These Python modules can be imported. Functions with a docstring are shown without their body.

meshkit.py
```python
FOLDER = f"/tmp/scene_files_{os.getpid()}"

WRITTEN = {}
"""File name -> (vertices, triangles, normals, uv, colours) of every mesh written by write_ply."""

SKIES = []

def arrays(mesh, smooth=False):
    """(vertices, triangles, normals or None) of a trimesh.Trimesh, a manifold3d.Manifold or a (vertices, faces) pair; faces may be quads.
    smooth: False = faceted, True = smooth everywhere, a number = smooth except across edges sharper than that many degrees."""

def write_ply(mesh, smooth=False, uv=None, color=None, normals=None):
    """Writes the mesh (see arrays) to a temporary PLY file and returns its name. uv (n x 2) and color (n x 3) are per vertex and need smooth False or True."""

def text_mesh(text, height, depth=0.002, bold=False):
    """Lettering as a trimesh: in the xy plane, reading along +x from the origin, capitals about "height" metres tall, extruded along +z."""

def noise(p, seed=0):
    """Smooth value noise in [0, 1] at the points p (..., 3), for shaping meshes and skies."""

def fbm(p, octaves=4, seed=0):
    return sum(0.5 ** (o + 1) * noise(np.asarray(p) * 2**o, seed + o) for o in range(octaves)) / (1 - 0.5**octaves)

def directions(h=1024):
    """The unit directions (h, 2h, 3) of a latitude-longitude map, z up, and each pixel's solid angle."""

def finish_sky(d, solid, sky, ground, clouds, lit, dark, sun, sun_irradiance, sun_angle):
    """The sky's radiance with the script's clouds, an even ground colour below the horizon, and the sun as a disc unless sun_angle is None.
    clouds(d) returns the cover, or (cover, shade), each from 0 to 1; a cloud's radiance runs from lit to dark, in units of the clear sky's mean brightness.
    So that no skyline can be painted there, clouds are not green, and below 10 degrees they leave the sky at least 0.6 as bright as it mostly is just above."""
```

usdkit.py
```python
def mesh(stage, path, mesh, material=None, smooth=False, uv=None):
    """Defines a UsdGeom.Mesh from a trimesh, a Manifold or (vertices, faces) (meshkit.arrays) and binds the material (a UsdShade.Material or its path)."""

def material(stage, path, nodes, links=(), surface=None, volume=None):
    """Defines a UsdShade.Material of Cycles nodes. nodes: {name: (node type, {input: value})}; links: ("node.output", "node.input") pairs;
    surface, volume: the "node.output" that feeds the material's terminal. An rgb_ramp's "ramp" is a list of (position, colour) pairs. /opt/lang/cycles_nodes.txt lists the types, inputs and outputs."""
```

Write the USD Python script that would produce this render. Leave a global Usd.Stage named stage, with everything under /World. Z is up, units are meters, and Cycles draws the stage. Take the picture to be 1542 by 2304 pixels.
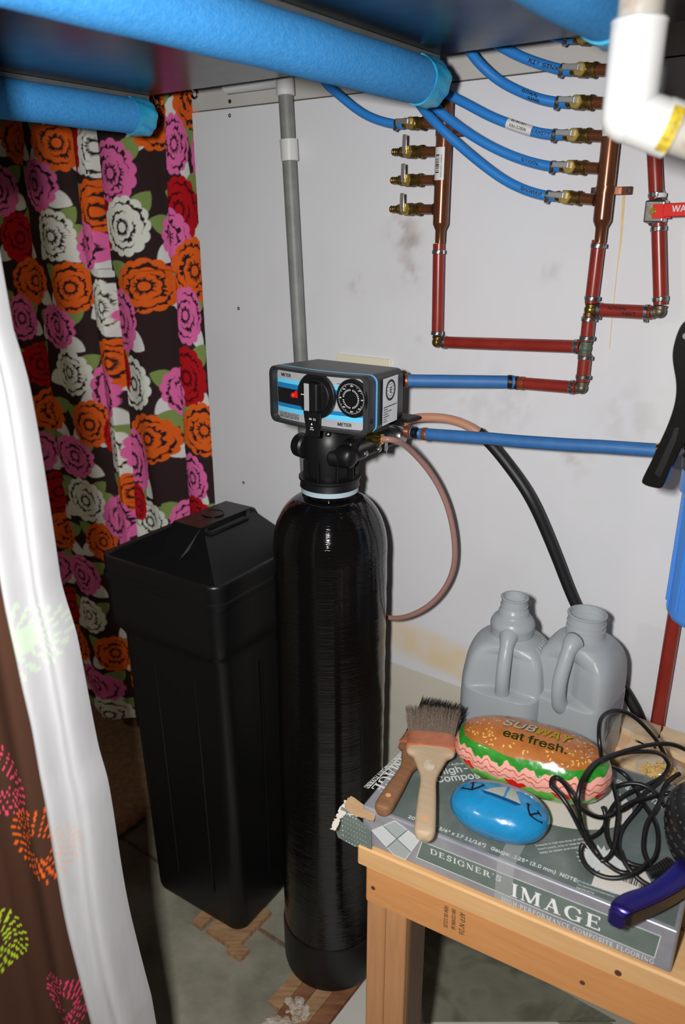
import math, random
import numpy as np, trimesh, manifold3d
from scipy.interpolate import CubicSpline, PchipInterpolator
from shapely.geometry import Polygon, Point, LineString, box as sbox
from shapely.ops import unary_union
from shapely import affinity
import usdkit, meshkit
from pxr import Usd, UsdGeom, UsdLux, UsdShade, Sdf, Gf, Vt

random.seed(7)
RNG = np.random.default_rng(7)
stage = Usd.Stage.CreateInMemory()
UsdGeom.SetStageUpAxis(stage, "Z")
UsdGeom.SetStageMetersPerUnit(stage, 1.0)
UsdGeom.Xform.Define(stage, "/World")

# ------------------------------------------------------------------ camera, lamps, exposure
CAM_H, PITCH, FPX = 1.71, math.radians(20.0), 1757.0
IW, IH = 1542, 2304
cam = UsdGeom.Camera.Define(stage, "/World/Camera")
cam.CreateHorizontalApertureAttr(15.8)
cam.CreateFocalLengthAttr(15.8 * FPX / IW)
cam.CreateFStopAttr(2.6)
cam.CreateFocusDistanceAttr(1.42)
cam.CreateClippingRangeAttr(Gf.Vec2f(0.02, 100))
cam.CreateExposureAttr(-0.03)
cam.AddTranslateOp().Set(Gf.Vec3d(0, 0, CAM_H))
cam.AddRotateXOp().Set(90 - math.degrees(PITCH))

def lamp_rect(name, pos, aim, w, h, power, color):
    """A small rectangular flash head; power is the radiant intensity scale of the emitting face."""
    l = UsdLux.RectLight.Define(stage, "/World/" + name)
    l.CreateWidthAttr(w); l.CreateHeightAttr(h)
    l.CreateIntensityAttr(power); l.CreateColorAttr(Gf.Vec3f(*color))
    z = np.array(pos, float) - np.array(aim, float); z /= np.linalg.norm(z)
    x = np.cross([0, 0, 1], z); x /= np.linalg.norm(x); y = np.cross(z, x)
    m = Gf.Matrix4d(*x, 0, *y, 0, *z, 0, *pos, 1)
    l.AddTransformOp().Set(m)
    return l

FLASH = np.array([-0.11, 0.0, 1.75])
lamp_rect("camera_flash", FLASH, FLASH + np.array([-.302, .83, -.4695]), 0.05, 0.07, 2450.0, (1.0, 0.985, 0.97))
dome = UsdLux.DomeLight.Define(stage, "/World/room_glow")
dome.CreateIntensityAttr(0.028); dome.CreateColorAttr(Gf.Vec3f(1.0, 0.82, 0.6))

# ------------------------------------------------------------------ frames and measuring
CT, ST = math.cos(PITCH), math.sin(PITCH)
A_W = math.radians(36.0)
E = np.array([math.cos(A_W), -math.sin(A_W), 0]); M_ = np.array([math.sin(A_W), math.cos(A_W), 0]); Zv = np.array([0, 0, 1.0])
C_W = 1.39
EYE = np.array([0, 0, CAM_H])

def ray(u, v):
    x, y = (u - 771) / FPX, (v - 1152) / FPX
    return np.array([x, CT - y * ST, -ST - y * CT])
def at_wall(u, v, off=0.0):
    r = ray(u, v); return EYE + r * ((C_W - off) / (r @ M_))
def at_z(u, v, z):
    r = ray(u, v); return EYE + r * ((z - CAM_H) / r[2])
def at_plane(u, v, p, n):
    r = ray(u, v); return EYE + r * ((np.array(p) - EYE) @ n / (r @ n))
def at_d(u, v, d):
    return EYE + ray(u, v) * d
def SN(s, n, z):
    return E * s + M_ * n + Zv * z
def proj(p):
    d = np.array(p) - EYE
    dep = d[1] * CT - d[2] * ST
    return 771 + FPX * d[0] / dep, 1152 + FPX * (-d[1] * ST - d[2] * CT) / dep, dep

def lin(*c):
    c = c[0] if len(c) == 1 else c
    c = np.array(c, float) / 255.0
    return tuple(np.where(c <= 0.04045, c / 12.92, ((c + 0.055) / 1.055) ** 2.4))

# ------------------------------------------------------------------ materials
MATS = {}
def mat(name, nodes, links=(), surface="p.BSDF"):
    MATS[name] = usdkit.material(stage, "/World/Looks/" + name, nodes, links, surface=surface)
    return MATS[name]

def pbr(name, color, rough=0.5, metal=0.0, var=0.0, vscale=12.0, color2=None, bump=0.0, bscale=60.0, spec=0.5, stretch=None, detail=4, coat=0.0, band=(0.35, 0.65)):
    """Principled material with optional noise-mixed second colour and bump."""
    n = {"p": ("principled_bsdf", {"base_color": color, "roughness": rough, "metallic": metal, "specular_ior_level": spec, "coat_weight": coat, "coat_roughness": 0.08})}
    l = []
    if var or color2 is not None or bump:
        n["g"] = ("texture_coordinate", {}); n["m"] = ("mapping", {"scale": stretch or (1, 1, 1)})
        l.append(("g.object", "m.vector"))
    if var or color2 is not None:
        c2 = color2 if color2 is not None else tuple(x * (1 - var) for x in color)
        n["n"] = ("noise_texture", {"scale": vscale, "detail": detail, "roughness": 0.6})
        n["r"] = ("rgb_ramp", {"ramp": [(0, color), (band[0], color), (band[1], c2), (1, c2)]})
        l += [("m.vector", "n.vector"), ("n.fac", "r.fac"), ("r.color", "p.base_color")]
    if bump:
        n["bn"] = ("noise_texture", {"scale": bscale, "detail": 3.0})
        n["b"] = ("bump", {"strength": bump, "distance": 0.004})
        l += [("m.vector", "bn.vector"), ("bn.fac", "b.height"), ("b.normal", "p.normal")]
    return mat(name, n, l)

def vcol(name, rough=0.85, spec=0.2, bump=0.0, bscale=400.0, coat=0.0, coat_rough=0.15):
    n = {"a": ("attribute", {"attribute": "print_color"}), "p": ("principled_bsdf", {"roughness": rough, "specular_ior_level": spec, "coat_weight": coat, "coat_roughness": coat_rough})}
    l = [("a.color", "p.base_color")]
    if bump:
        n["g"] = ("texture_coordinate", {})
        n["bn"] = ("noise_texture", {"scale": bscale, "detail": 2.0}); n["b"] = ("bump", {"strength": bump, "distance": 0.002})
        l += [("g.object", "bn.vector"), ("bn.fac", "b.height"), ("b.normal", "p.normal")]
    return mat(name, n, l)

# ------------------------------------------------------------------ mesh helpers
def U_(v):
    v = np.array(v, float); return v / np.linalg.norm(v)
def frame(d, up=(0, 0, 1)):
    d = U_(d); up = np.array(up, float)
    if abs(d @ U_(up)) > 0.98: up = np.array([1.0, 0, 0]) if abs(d[0]) < 0.9 else np.array([0, 1.0, 0])
    x = U_(np.cross(up, d)); return x, np.cross(d, x), d
def cat(*ms):
    ms = [m for m in (ms[0] if len(ms) == 1 and isinstance(ms[0], (list, tuple)) else ms)]
    return trimesh.util.concatenate([m if isinstance(m, trimesh.Trimesh) else man(m) for m in ms])
def man(m):
    q = m.to_mesh(); return trimesh.Trimesh(q.vert_properties[:, :3], q.tri_verts, process=False)
def spline(pts, n=60):
    p = np.array(pts, float)
    t = np.r_[0, np.cumsum(np.linalg.norm(np.diff(p, axis=0), axis=1) ** 0.6)]
    q = CubicSpline(t, p)(np.linspace(0, t[-1], n))
    return q
def rings(c, xs, ys, caps=True):
    """Stack of closed rings: c (k,3) centres, xs/ys (k,m,..) ring points already offset."""
    P = np.asarray(c)
    k, m = P.shape[:2]
    v = P.reshape(-1, 3); f = []
    for i in range(k - 1):
        a = i * m + np.arange(m); b = i * m + (np.arange(m) + 1) % m
        f.append(np.stack([a, b, b + m], 1)); f.append(np.stack([a, b + m, a + m], 1))
    f = np.vstack(f)
    if caps:
        v = np.vstack([v, P[0].mean(0), P[-1].mean(0)])
        a = np.arange(m); b = (a + 1) % m
        f = np.vstack([f, np.stack([b, a, np.full(m, k * m)], 1), np.stack([(k - 1) * m + a, (k - 1) * m + b, np.full(m, k * m + 1)], 1)])
    return trimesh.Trimesh(v, f, process=False)
def tube(path, r, seg=14, caps=True):
    p = np.array(path, float); k = len(p)
    r = np.broadcast_to(np.array(r, float), (k,))
    d = np.gradient(p, axis=0); d /= np.maximum(np.linalg.norm(d, axis=1, keepdims=True), 1e-9)
    x = frame(d[0])[0]; out = []
    th = np.linspace(0, 2 * np.pi, seg, endpoint=False)
    for i in range(k):
        x = U_(x - d[i] * (x @ d[i])); y = np.cross(d[i], x)
        out.append(p[i] + r[i] * (np.cos(th)[:, None] * x + np.sin(th)[:, None] * y))
    return rings(np.array(out), None, None, caps)
def lathe(p0, d, prof, seg=20, caps=True, up=(0, 0, 1)):
    """prof: list of (distance along d, radius)."""
    x, y, d = frame(d, up); th = np.linspace(0, 2 * np.pi, seg, endpoint=False)
    out = [np.array(p0) + d * t + r * (np.cos(th)[:, None] * x + np.sin(th)[:, None] * y) for t, r in prof]
    return rings(np.array(out), None, None, caps)
def cyl(p0, p1, r, seg=18, bev=0.0):
    p0, p1 = np.array(p0, float), np.array(p1, float); L = np.linalg.norm(p1 - p0)
    if bev: return lathe(p0, p1 - p0, [(0, r - bev), (bev, r), (L - bev, r), (L, r - bev)], seg)
    return lathe(p0, p1 - p0, [(0, r), (L, r)], seg)
def pipe_ring(p, d, r, w, t=0.0012, seg=20):
    d = U_(d); p = np.array(p)
    return lathe(p - d * w / 2, d, [(0, r + t * .4), (w * .12, r + t), (w * .88, r + t), (w, r + t * .4)], seg)
def hexnut(p0, d, r, L):
    return lathe(p0, d, [(0, r * .93), (L * .12, r), (L * .88, r), (L, r * .93)], 6)
def bx(c, ax, h, bev=0.003):
    """Chamfered box: centre, three axes (rows), half sizes."""
    ax = np.array(ax, float); h = np.array(h, float); bev = min(bev, h.min() * .6); pts = []
    for s in np.ndindex(2, 2, 2):
        sg = np.array(s) * 2 - 1
        for k in range(3):
            q = sg * (h - bev); q[k] = sg[k] * h[k]
            pts.append(np.array(c) + q @ ax)
    return trimesh.convex.convex_hull(np.array(pts))
def rbox(c, ax, h, r, n=6):
    """Round-edged box as the hull of eight spheres."""
    ax = np.array(ax, float); h = np.array(h, float); s0 = trimesh.creation.icosphere(1 if n < 8 else 2, r).vertices
    pts = [np.array(c) + (s0 + (np.array(s) * 2 - 1) * (h - r)) @ ax for s in np.ndindex(2, 2, 2)]
    return trimesh.convex.convex_hull(np.vstack(pts))
def prism(poly, o, x, y, d, lift=0.0):
    """Extrude a shapely polygon drawn in the (x, y) axes at o by depth d along x cross y."""
    x, y = np.array(x, float), np.array(y, float); z = np.cross(x, y); z /= np.linalg.norm(z)
    out = []
    for g in getattr(poly, "geoms", [poly]):
        if g.is_empty or g.area < 1e-12: continue
        m = trimesh.creation.extrude_polygon(g, d, engine="earcut")
        q = np.array(m.vertices)
        out.append(trimesh.Trimesh(np.array(o) + q[:, :1] * x + q[:, 1:2] * y + (q[:, 2:3] + lift) * z, m.faces, process=False))
    return cat(out)
def place(m, o, x, y, lift=0.0):
    x, y = np.array(x, float), np.array(y, float); z = U_(np.cross(x, y)); q = np.array(m.vertices)
    return trimesh.Trimesh(np.array(o) + q[:, :1] * x + q[:, 1:2] * y + (q[:, 2:3] + lift) * z, m.faces, process=False)
def sans(text, h, o, x, y, bold=False, lift=0.0002, width=None, d=0.0003):
    m = meshkit.text_mesh(text, h, depth=d, bold=bold)
    if width:
        k = width / m.extents[0]; m.vertices[:, 0] *= k
    return place(m, o, x, y, lift)
def grid(P, closed_u=False):
    P = np.asarray(P); a, b = P.shape[:2]; i = np.arange(a * b).reshape(a, b)
    if closed_u: i = np.vstack([i, i[:1]])
    q = np.stack([i[:-1, :-1], i[1:, :-1], i[1:, 1:], i[:-1, 1:]], -1).reshape(-1, 4)
    f = np.vstack([q[:, [0, 1, 2]], q[:, [0, 2, 3]]])
    return trimesh.Trimesh(P.reshape(-1, 3), f, process=False)

# serif capitals drawn as outlines on a cap height of 1
def serif_glyphs():
    T, t, S = 0.165, 0.065, 0.05
    G = {}
    def stem(x, w=T, a=0.07, bot=True, top=True):
        g = [sbox(x, 0, x + w, 1)]
        if bot: g.append(sbox(x - a, 0, x + w + a, S))
        if top: g.append(sbox(x - a, 1 - S, x + w + a, 1))
        return unary_union(g)
    def ell(cx, cy, rx, ry): return affinity.scale(Point(cx, cy).buffer(1, 20), rx, ry)
    def line(a, b, w):
        return Polygon([(a[0] - w / 2, a[1]), (a[0] + w / 2, a[1]), (b[0] + w / 2, b[1]), (b[0] - w / 2, b[1])])
    G["I"] = (stem(.07), .31)
    def bowl(x, y0, y1, w):
        cy, ry = (y0 + y1) / 2, (y1 - y0) / 2; xm = x + w * .35
        o = unary_union([sbox(x, y0, xm, y1), ell(xm, cy, w * .65, ry).intersection(sbox(xm, -1, 9, 2))])
        i = unary_union([sbox(x, y0 + t, xm, y1 - t), ell(xm, cy, w * .65 - T, ry - t).intersection(sbox(xm, -1, 9, 2))])
        return o.difference(i)
    G["D"] = (unary_union([stem(.07), bowl(.15, 0, 1, .66)]), .88)
    arms = lambda: [sbox(.2, 1 - t, .62, 1), sbox(.55, .78, .62, 1), sbox(.2, .48, .5, .48 + t), sbox(.45, .4, .5, .62)]
    G["E"] = (unary_union([stem(.07)] + arms() + [sbox(.2, 0, .66, t), sbox(.6, 0, .66, .23)]), .74)
    G["F"] = (unary_union([stem(.07)] + arms()), .68)
    G["L"] = (unary_union([stem(.07), sbox(.2, 0, .62, t), sbox(.56, 0, .62, .25)]), .68)
    G["T"] = (unary_union([stem(.28, top=False), sbox(.03, 1 - t, .7, 1), sbox(.03, .77, .09, 1), sbox(.64, .77, .7, 1)]), .74)
    G["H"] = (unary_union([stem(.07), stem(.57), sbox(.2, .47, .6, .47 + t)]), .82)
    G["N"] = (unary_union([stem(.1, t), stem(.67, t, bot=False), line((.12, .98), (.66, .02), .2)]), .86)
    G["M"] = (unary_union([stem(.08, t, top=False), stem(.76, T), line((.14, .98), (.48, 0.02), .19), line((.5, 0.02), (.8, .98), .08), sbox(0, 1 - S, .2, 1)]), 1.02)
    G["A"] = (unary_union([line((.1, 0), (.4, 1), .075), line((.64, 0), (.4, 1), .19), sbox(.2, .3, .58, .3 + t), sbox(.0, 0, .22, S), sbox(.48, 0, .82, S)]), .82)
    ring = ell(.42, .5, .42, .52).difference(ell(.44, .5, .27, .46))
    G["O"] = (ell(.42, .5, .42, .52).difference(ell(.42, .5, .26, .46)), .86)
    G["C"] = (unary_union([ring.difference(sbox(.6, .24, 2, .72)), sbox(.71, .66, .77, .98)]), .82)
    G["G"] = (unary_union([ring.difference(sbox(.6, .3, 2, .72)), sbox(.68, .66, .74, .98), sbox(.62, .04, .62 + T * .9, .42), sbox(.54, .38, .86, .42)]), .88)
    G["P"] = (unary_union([stem(.07), bowl(.15, .44, 1, .5)]), .7)
    G["R"] = (unary_union([stem(.07), bowl(.15, .48, 1, .5), line((.42, .5), (.68, 0), .19), sbox(.6, 0, .84, S)]), .84)
    c = spline([(.56, .78, 0), (.46, .93, 0), (.28, .96, 0), (.13, .8, 0), (.2, .6, 0), (.42, .45, 0), (.52, .26, 0), (.4, .07, 0), (.22, .05, 0), (.08, .22, 0)], 40)[:, :2]
    G["S"] = (unary_union([LineString(c).buffer(.068), sbox(.53, .7, .58, 1), sbox(.05, 0, .1, .3)]), .66)
    G["-"] = (sbox(.04, .33, .3, .43), .38)
    G["'"] = (Polygon([(.04, 1), (.16, 1), (.12, .7), (.08, .7)]), .24)
    return G
GLY = serif_glyphs()
def serif(text, h, o, x, y, track=0.06, lift=0.0002, width=None, d=0.0003):
    pos, parts = 0.0, []
    for ch in text:
        if ch == " ": pos += .4; continue
        g, w = GLY[ch]; parts.append(affinity.translate(g, pos, 0)); pos += w + track
    p = unary_union(parts); k = (width / pos) if width else h
    p = affinity.scale(p, k, h, origin=(0, 0))
    return prism(p, o, x, y, d, lift)

# ------------------------------------------------------------------ things, parts, sub-parts
USED = {}
def numbered(path, name):
    k = (path, name); i = USED.get(k, 0); USED[k] = i + 1
    return f"{path}/{name}" if i == 0 else f"{path}/{name}_{i:03d}"
class Thing:
    def __init__(self, name, label=None, category=None, group=None, kind=None, base=None):
        self.name, self.meta, self.parts, self.base = name, dict(label=label, category=category, group=group, kind=kind), [], base
    def add(self, name, mesh, material, smooth=35, parent=None, label=None, colors=None, kind=None):
        self.parts.append((name, mesh, material, smooth, parent, label, colors, kind)); return len(self.parts) - 1
    def done(self):
        allv = np.vstack([np.asarray(p[1].vertices) for p in self.parts]); lo, hi = allv.min(0), allv.max(0)
        base = np.array(self.base) if self.base is not None else np.array([(lo[0] + hi[0]) / 2, (lo[1] + hi[1]) / 2, lo[2]])
        path = numbered("/World", self.name); single = len(self.parts) == 1
        if not single:
            x = UsdGeom.Xform.Define(stage, path); x.AddTranslateOp().Set(Gf.Vec3d(*map(float, base))); prim = x.GetPrim()
        paths = []
        for (name, mesh, material, smooth, parent, label, colors, kind) in self.parts:
            p = path if single else numbered(path if parent is None else paths[parent], name); paths.append(p)
            m = trimesh.Trimesh(np.asarray(mesh.vertices) - base, mesh.faces, process=False)
            if colors is not None: smooth = True
            g = usdkit.mesh(stage, p, m, MATS[material], smooth=smooth)
            if colors is not None:
                UsdGeom.PrimvarsAPI(g).CreatePrimvar("print_color", Sdf.ValueTypeNames.Color3fArray, "vertex").Set(Vt.Vec3fArray.FromNumpy(np.asarray(colors, np.float32)))
            if single:
                g.AddTranslateOp().Set(Gf.Vec3d(*map(float, base))); prim = g.GetPrim()
            else:
                if label: g.GetPrim().SetCustomDataByKey("label", label)
                if kind: g.GetPrim().SetCustomDataByKey("kind", kind)
        for k, v in self.meta.items():
            if v: prim.SetCustomDataByKey(k, v)
        return path

# ================================================================== materials used around the room
pbr("concrete", lin(168, 165, 146), .75, color2=lin(132, 128, 112), vscale=7, bump=.25, bscale=40, detail=7)
pbr("ceiling_wood", lin(60, 50, 42), .8)
pbr("room_paint", lin(150, 145, 138), .8)
vcol("wall_paint", .62, .3, bump=.04, bscale=90)
pbr("upper_board", lin(190, 187, 182), .6, var=.06, vscale=5)
pbr("lower_board", lin(204, 199, 184), .65, var=.07, vscale=6)
pbr("dark_hole", (.012, .011, .01), .7)
pbr("screw_steel", lin(70, 66, 62), .5, 0.6)
pbr("rust_stain", lin(212, 184, 140), .6, color2=lin(222, 196, 150), vscale=30)
pbr("carpet", lin(186, 152, 120), .95, color2=lin(156, 124, 98), vscale=60, bump=.8, bscale=500, spec=.05)
pbr("galvanized", lin(90, 92, 94), .27, 1.0, color2=lin(70, 73, 76), vscale=22, detail=6, bump=.02, bscale=9)
pbr("galv_edge", lin(118, 120, 120), .5, .6, var=.15, vscale=40)
pbr("blue_foam", lin(56, 138, 204), .8, color2=lin(70, 150, 214), vscale=160, bump=.45, bscale=420, spec=.15)
pbr("teal_tape", lin(30, 150, 196), .35, color2=lin(60, 170, 205), vscale=35, stretch=(1, 1, .3))
pbr("pipe_void", (.01, .01, .012), .8)

# ------------------------------------------------------------------ floor, ceiling, walls
fl = Thing("floor", kind="structure")
S0, S1, N0, N1, ZC = -3.0, 1.3, -1.3, 2.3, 2.30
def slab(s0, s1, n0, n1, z0, z1, bev=.002):
    return bx(SN((s0 + s1) / 2, (n0 + n1) / 2, (z0 + z1) / 2), [E, M_, Zv], [(s1 - s0) / 2, (n1 - n0) / 2, (z1 - z0) / 2], bev)
jp = at_z(612, 2108, 0); jn = float(jp @ M_)
fl.add("slab", slab(S0, S1, N0, jn - .004, -.1, 0), "concrete")
fl.add("slab", slab(S0, S1, jn + .004, N1, -.1, -.0005), "concrete")
pbr("joint_filler", lin(140, 112, 88), .9, color2=lin(96, 84, 72), vscale=50, bump=.6, bscale=150)
fl.add("joint_filler", slab(S0, S1, jn - .005, jn + .005, -.08, .001, .0005), "joint_filler", label="brown crumbly filler in the floor joint")
fl.done()
c = Thing("ceiling", kind="structure"); c.add("ceiling", slab(S0, S1, N0, N1, ZC, ZC + .08), "ceiling_wood"); c.done()
for nm, a in (("wall_left", (S0 - .1, S0, N0, N1)), ("wall_right", (S1, S1 + .1, N0, N1)), ("wall_front", (S0, S1, N0 - .1, N0)), ("wall_rear", (S0, S1, N1, N1 + .1))):
    w = Thing(nm, kind="structure"); w.add(nm, slab(a[0], a[1], a[2], a[3], 0, ZC), "room_paint"); w.done()

Z_TOP = float(at_wall(840, 205)[2]); Z_LOW = float(at_wall(960, 1520)[2]); S_EDGE = -1.43
wb = Thing("wall_back", kind="structure")
def panel_grid(s0, s1, z0, z1, n, step):
    ss, zz = np.arange(s0, s1 + step / 2, step), np.arange(z0, z1 + step / 2, step)
    zz = np.linspace(z0, z1, len(zz))
    P = E * ss[:, None, None] + M_ * n + Zv * zz[None, :, None]
    return P, ss, zz
P, ss, zz = panel_grid(S_EDGE, 0.6, Z_LOW + .002, Z_TOP - .002, C_W, .008)
SS, ZZ = np.meshgrid(ss, zz, indexing="ij")
base = np.array(lin(217, 217, 220)); col = np.broadcast_to(base, SS.shape + (3,)).copy()
q3 = np.stack([SS, ZZ, 0 * SS], -1)
sm = meshkit.fbm(q3 * 5, 5, 3); col *= (1 - .05 * np.clip((sm - .5) * 3, 0, 1))[..., None]
st0 = at_wall(955, 1455); s0, z0 = float(st0 @ E), st0[2]
wob = meshkit.fbm(q3 * 28, 4, 9)
dz = (ZZ - z0 - (SS - s0) * -.1) / .05
k = np.clip(1.25 - np.abs(dz) ** 1.7, 0, 1) * np.exp(-((SS - s0 - .02) / .13) ** 4) * np.clip(.25 + 1.0 * wob, 0, 1)
ye = np.array(lin(222, 192, 132)); col = col * (1 - .8 * k[..., None]) + ye * .8 * k[..., None]
for (u, v, r, a) in ((910, 520, .03, .5), (925, 545, .02, .5), (915, 600, .035, .25), (800, 640, .02, .25), (1150, 905, .06, .14), (1290, 1030, .03, .3), (925, 615, .02, .4), (1240, 610, .02, .2), (930, 775, .02, .35), (850, 870, .05, .1), (1420, 940, .05, .16), (1060, 900, .07, .12)):
    p = at_wall(u, v); kk = a * np.exp(-(((SS - p @ E) / r) ** 2 + ((ZZ - p[2]) / r) ** 2)) * np.clip((meshkit.fbm(q3 * 60, 3, int(u)) - .42) * 5, 0, 1)
    col = col * (1 - kk[..., None]) + np.array(lin(135, 110, 84)) * kk[..., None]
back = slab(S_EDGE, S1, C_W + .014, C_W + .1, 0, ZC)
wb.add("stud_wall", back, "room_paint")
main = cat(grid(P))
wp = wb.add("panel", main, "wall_paint", colors=col.reshape(-1, 3), label="white painted panel with a yellow water stain")
wb.add("panel_edge", slab(S_EDGE, S1, C_W + .0005, C_W + .0135, Z_LOW + .002, Z_TOP - .002, .0002), "upper_board", parent=wp)
up = wb.add("panel", slab(S_EDGE, S1, C_W + .001, C_W + .0135, Z_TOP + .001, ZC, .001), "upper_board", label="greyish beige board above the white panel")
lo = wb.add("panel", slab(S_EDGE, S1, C_W + .006, C_W + .0135, 0.001, Z_LOW, .001), "lower_board", label="dull beige board below the white panel")
for (u, v, par) in ((517, 228, up), (517, 260, wp), (537, 694, wp), (548, 1086, wp)):
    p = at_wall(u, v); wb.add("screw", lathe(p + M_ * .001, -M_, [(0, .0042), (.0014, .0040), (.0015, .0018), (.0002, .0012)], 12), "screw_steel", parent=par)
# rust drip
tr = [(1405, 436, 3.5), (1402, 480, 3.2), (1398, 540, 2.6), (1390, 600, 1.1), (1382, 680, .9), (1376, 740, 1.1), (1372, 785, .7)]
L, R = [], []
for u, v, w in tr:
    a, b = at_wall(u - w, v), at_wall(u + w, v); L.append((a @ E, a[2])); R.append((b @ E, b[2]))
wb.add("rust_drip", prism(Polygon(L + R[::-1]), -M_ * (-C_W) + 0 * E, E, Zv, .0006), "rust_stain", parent=wp, smooth=False)
wb.done()

# blank cover plate behind the control head
pl = Thing("wall_plate", "cream blank wall plate on the white panel behind the black control head", "wall plate")
pbr("cream_plastic", lin(226, 220, 196), .4)
a, b = at_wall(761, 797), at_wall(882, 806)
sa, sb_ = a @ E, b @ E; zt = (a[2] + b[2]) / 2
pl.add("plate", rbox(SN((sa + sb_) / 2, C_W - .003, zt - .058), [E, M_, Zv], [(sb_ - sa) / 2, .0035, .058], .0025), "cream_plastic")
for k in (-.03, .03):
    pl.add("screw", lathe(SN((sa + sb_) / 2 + k, C_W - .0062, zt - .058), -M_, [(0, .003), (.0012, .0026)], 10), "cream_plastic")
pl.done()

# carpet under and behind the flowered curtain
cp = Thing("carpet", "brown carpet with a frayed edge on the floor behind the black bin", "carpet")
ca, cb = at_z(328, 1837, .01), at_z(237, 1903, .01)
sc = (ca @ E + cb @ E) / 2
fr = [(-(0), n) for n in np.linspace(1.0, 2.2, 90)]
edge = [(sc + .006 * (meshkit.noise(np.array([n * 40, 0, 0]), 2) - .5) + .004 * (RNG.random() - .5), n) for n in np.linspace(.95, 2.25, 160)]
poly = Polygon([(S0 + .02, .95)] + edge + [(S0 + .02, 2.25)])
cp.add("carpet", prism(poly.buffer(0), Zv * .001, E, M_, .011), "carpet", smooth=False)
cp.done()

# ------------------------------------------------------------------ sheet metal duct with foam on its seams
ZD = CAM_H + .255
d0, d1 = at_z(280, 215, ZD), at_z(1300, 92, ZD)
ND = float((d0 @ M_ + d1 @ M_) / 2); SD0, SD1, NF = -2.6, -.30, .50
tubes = []
for (u, v) in ((972, 188), (328, 265)):
    p = at_z(u, v, ZD - .042); tubes.append((float(p @ E), float(p @ M_)))
p3 = at_z(1392, 30, ZD - .042); tubes.append((float(p3 @ E), float(p3 @ M_)))
du = Thing("duct", "long galvanised sheet metal duct under the ceiling across the top of the photo", "duct")
seams = [tubes[1][0], tubes[0][0]]
cuts = [SD0] + sorted(seams) + [SD1]
for i in range(3):
    du.add("bottom_sheet", slab(cuts[i] + .0005, cuts[i + 1] - .0005, NF, ND, ZD, ZD + .003, .0008), "galvanized")
du.add("body", slab(SD0, SD1, NF + .004, ND - .004, ZD + .0035, ZD + .22, .003), "galvanized")
for s in seams:
    du.add("seam_flange", slab(s - .002, s + .002, NF, ND, ZD - .036, ZD - .0003, .0005), "galv_edge")
du.add("seam_flange", slab(SD1 - .004, SD1, NF, tubes[2][1], ZD - .036, ZD - .0003, .0005), "galv_edge")
for s in (-2.2, -1.0, -.5):
    du.add("hanger_strap", slab(s - .012, s + .012, NF + .1, NF + .102, ZD + .2, ZC, .0004), "galv_edge")
du.done()

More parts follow.
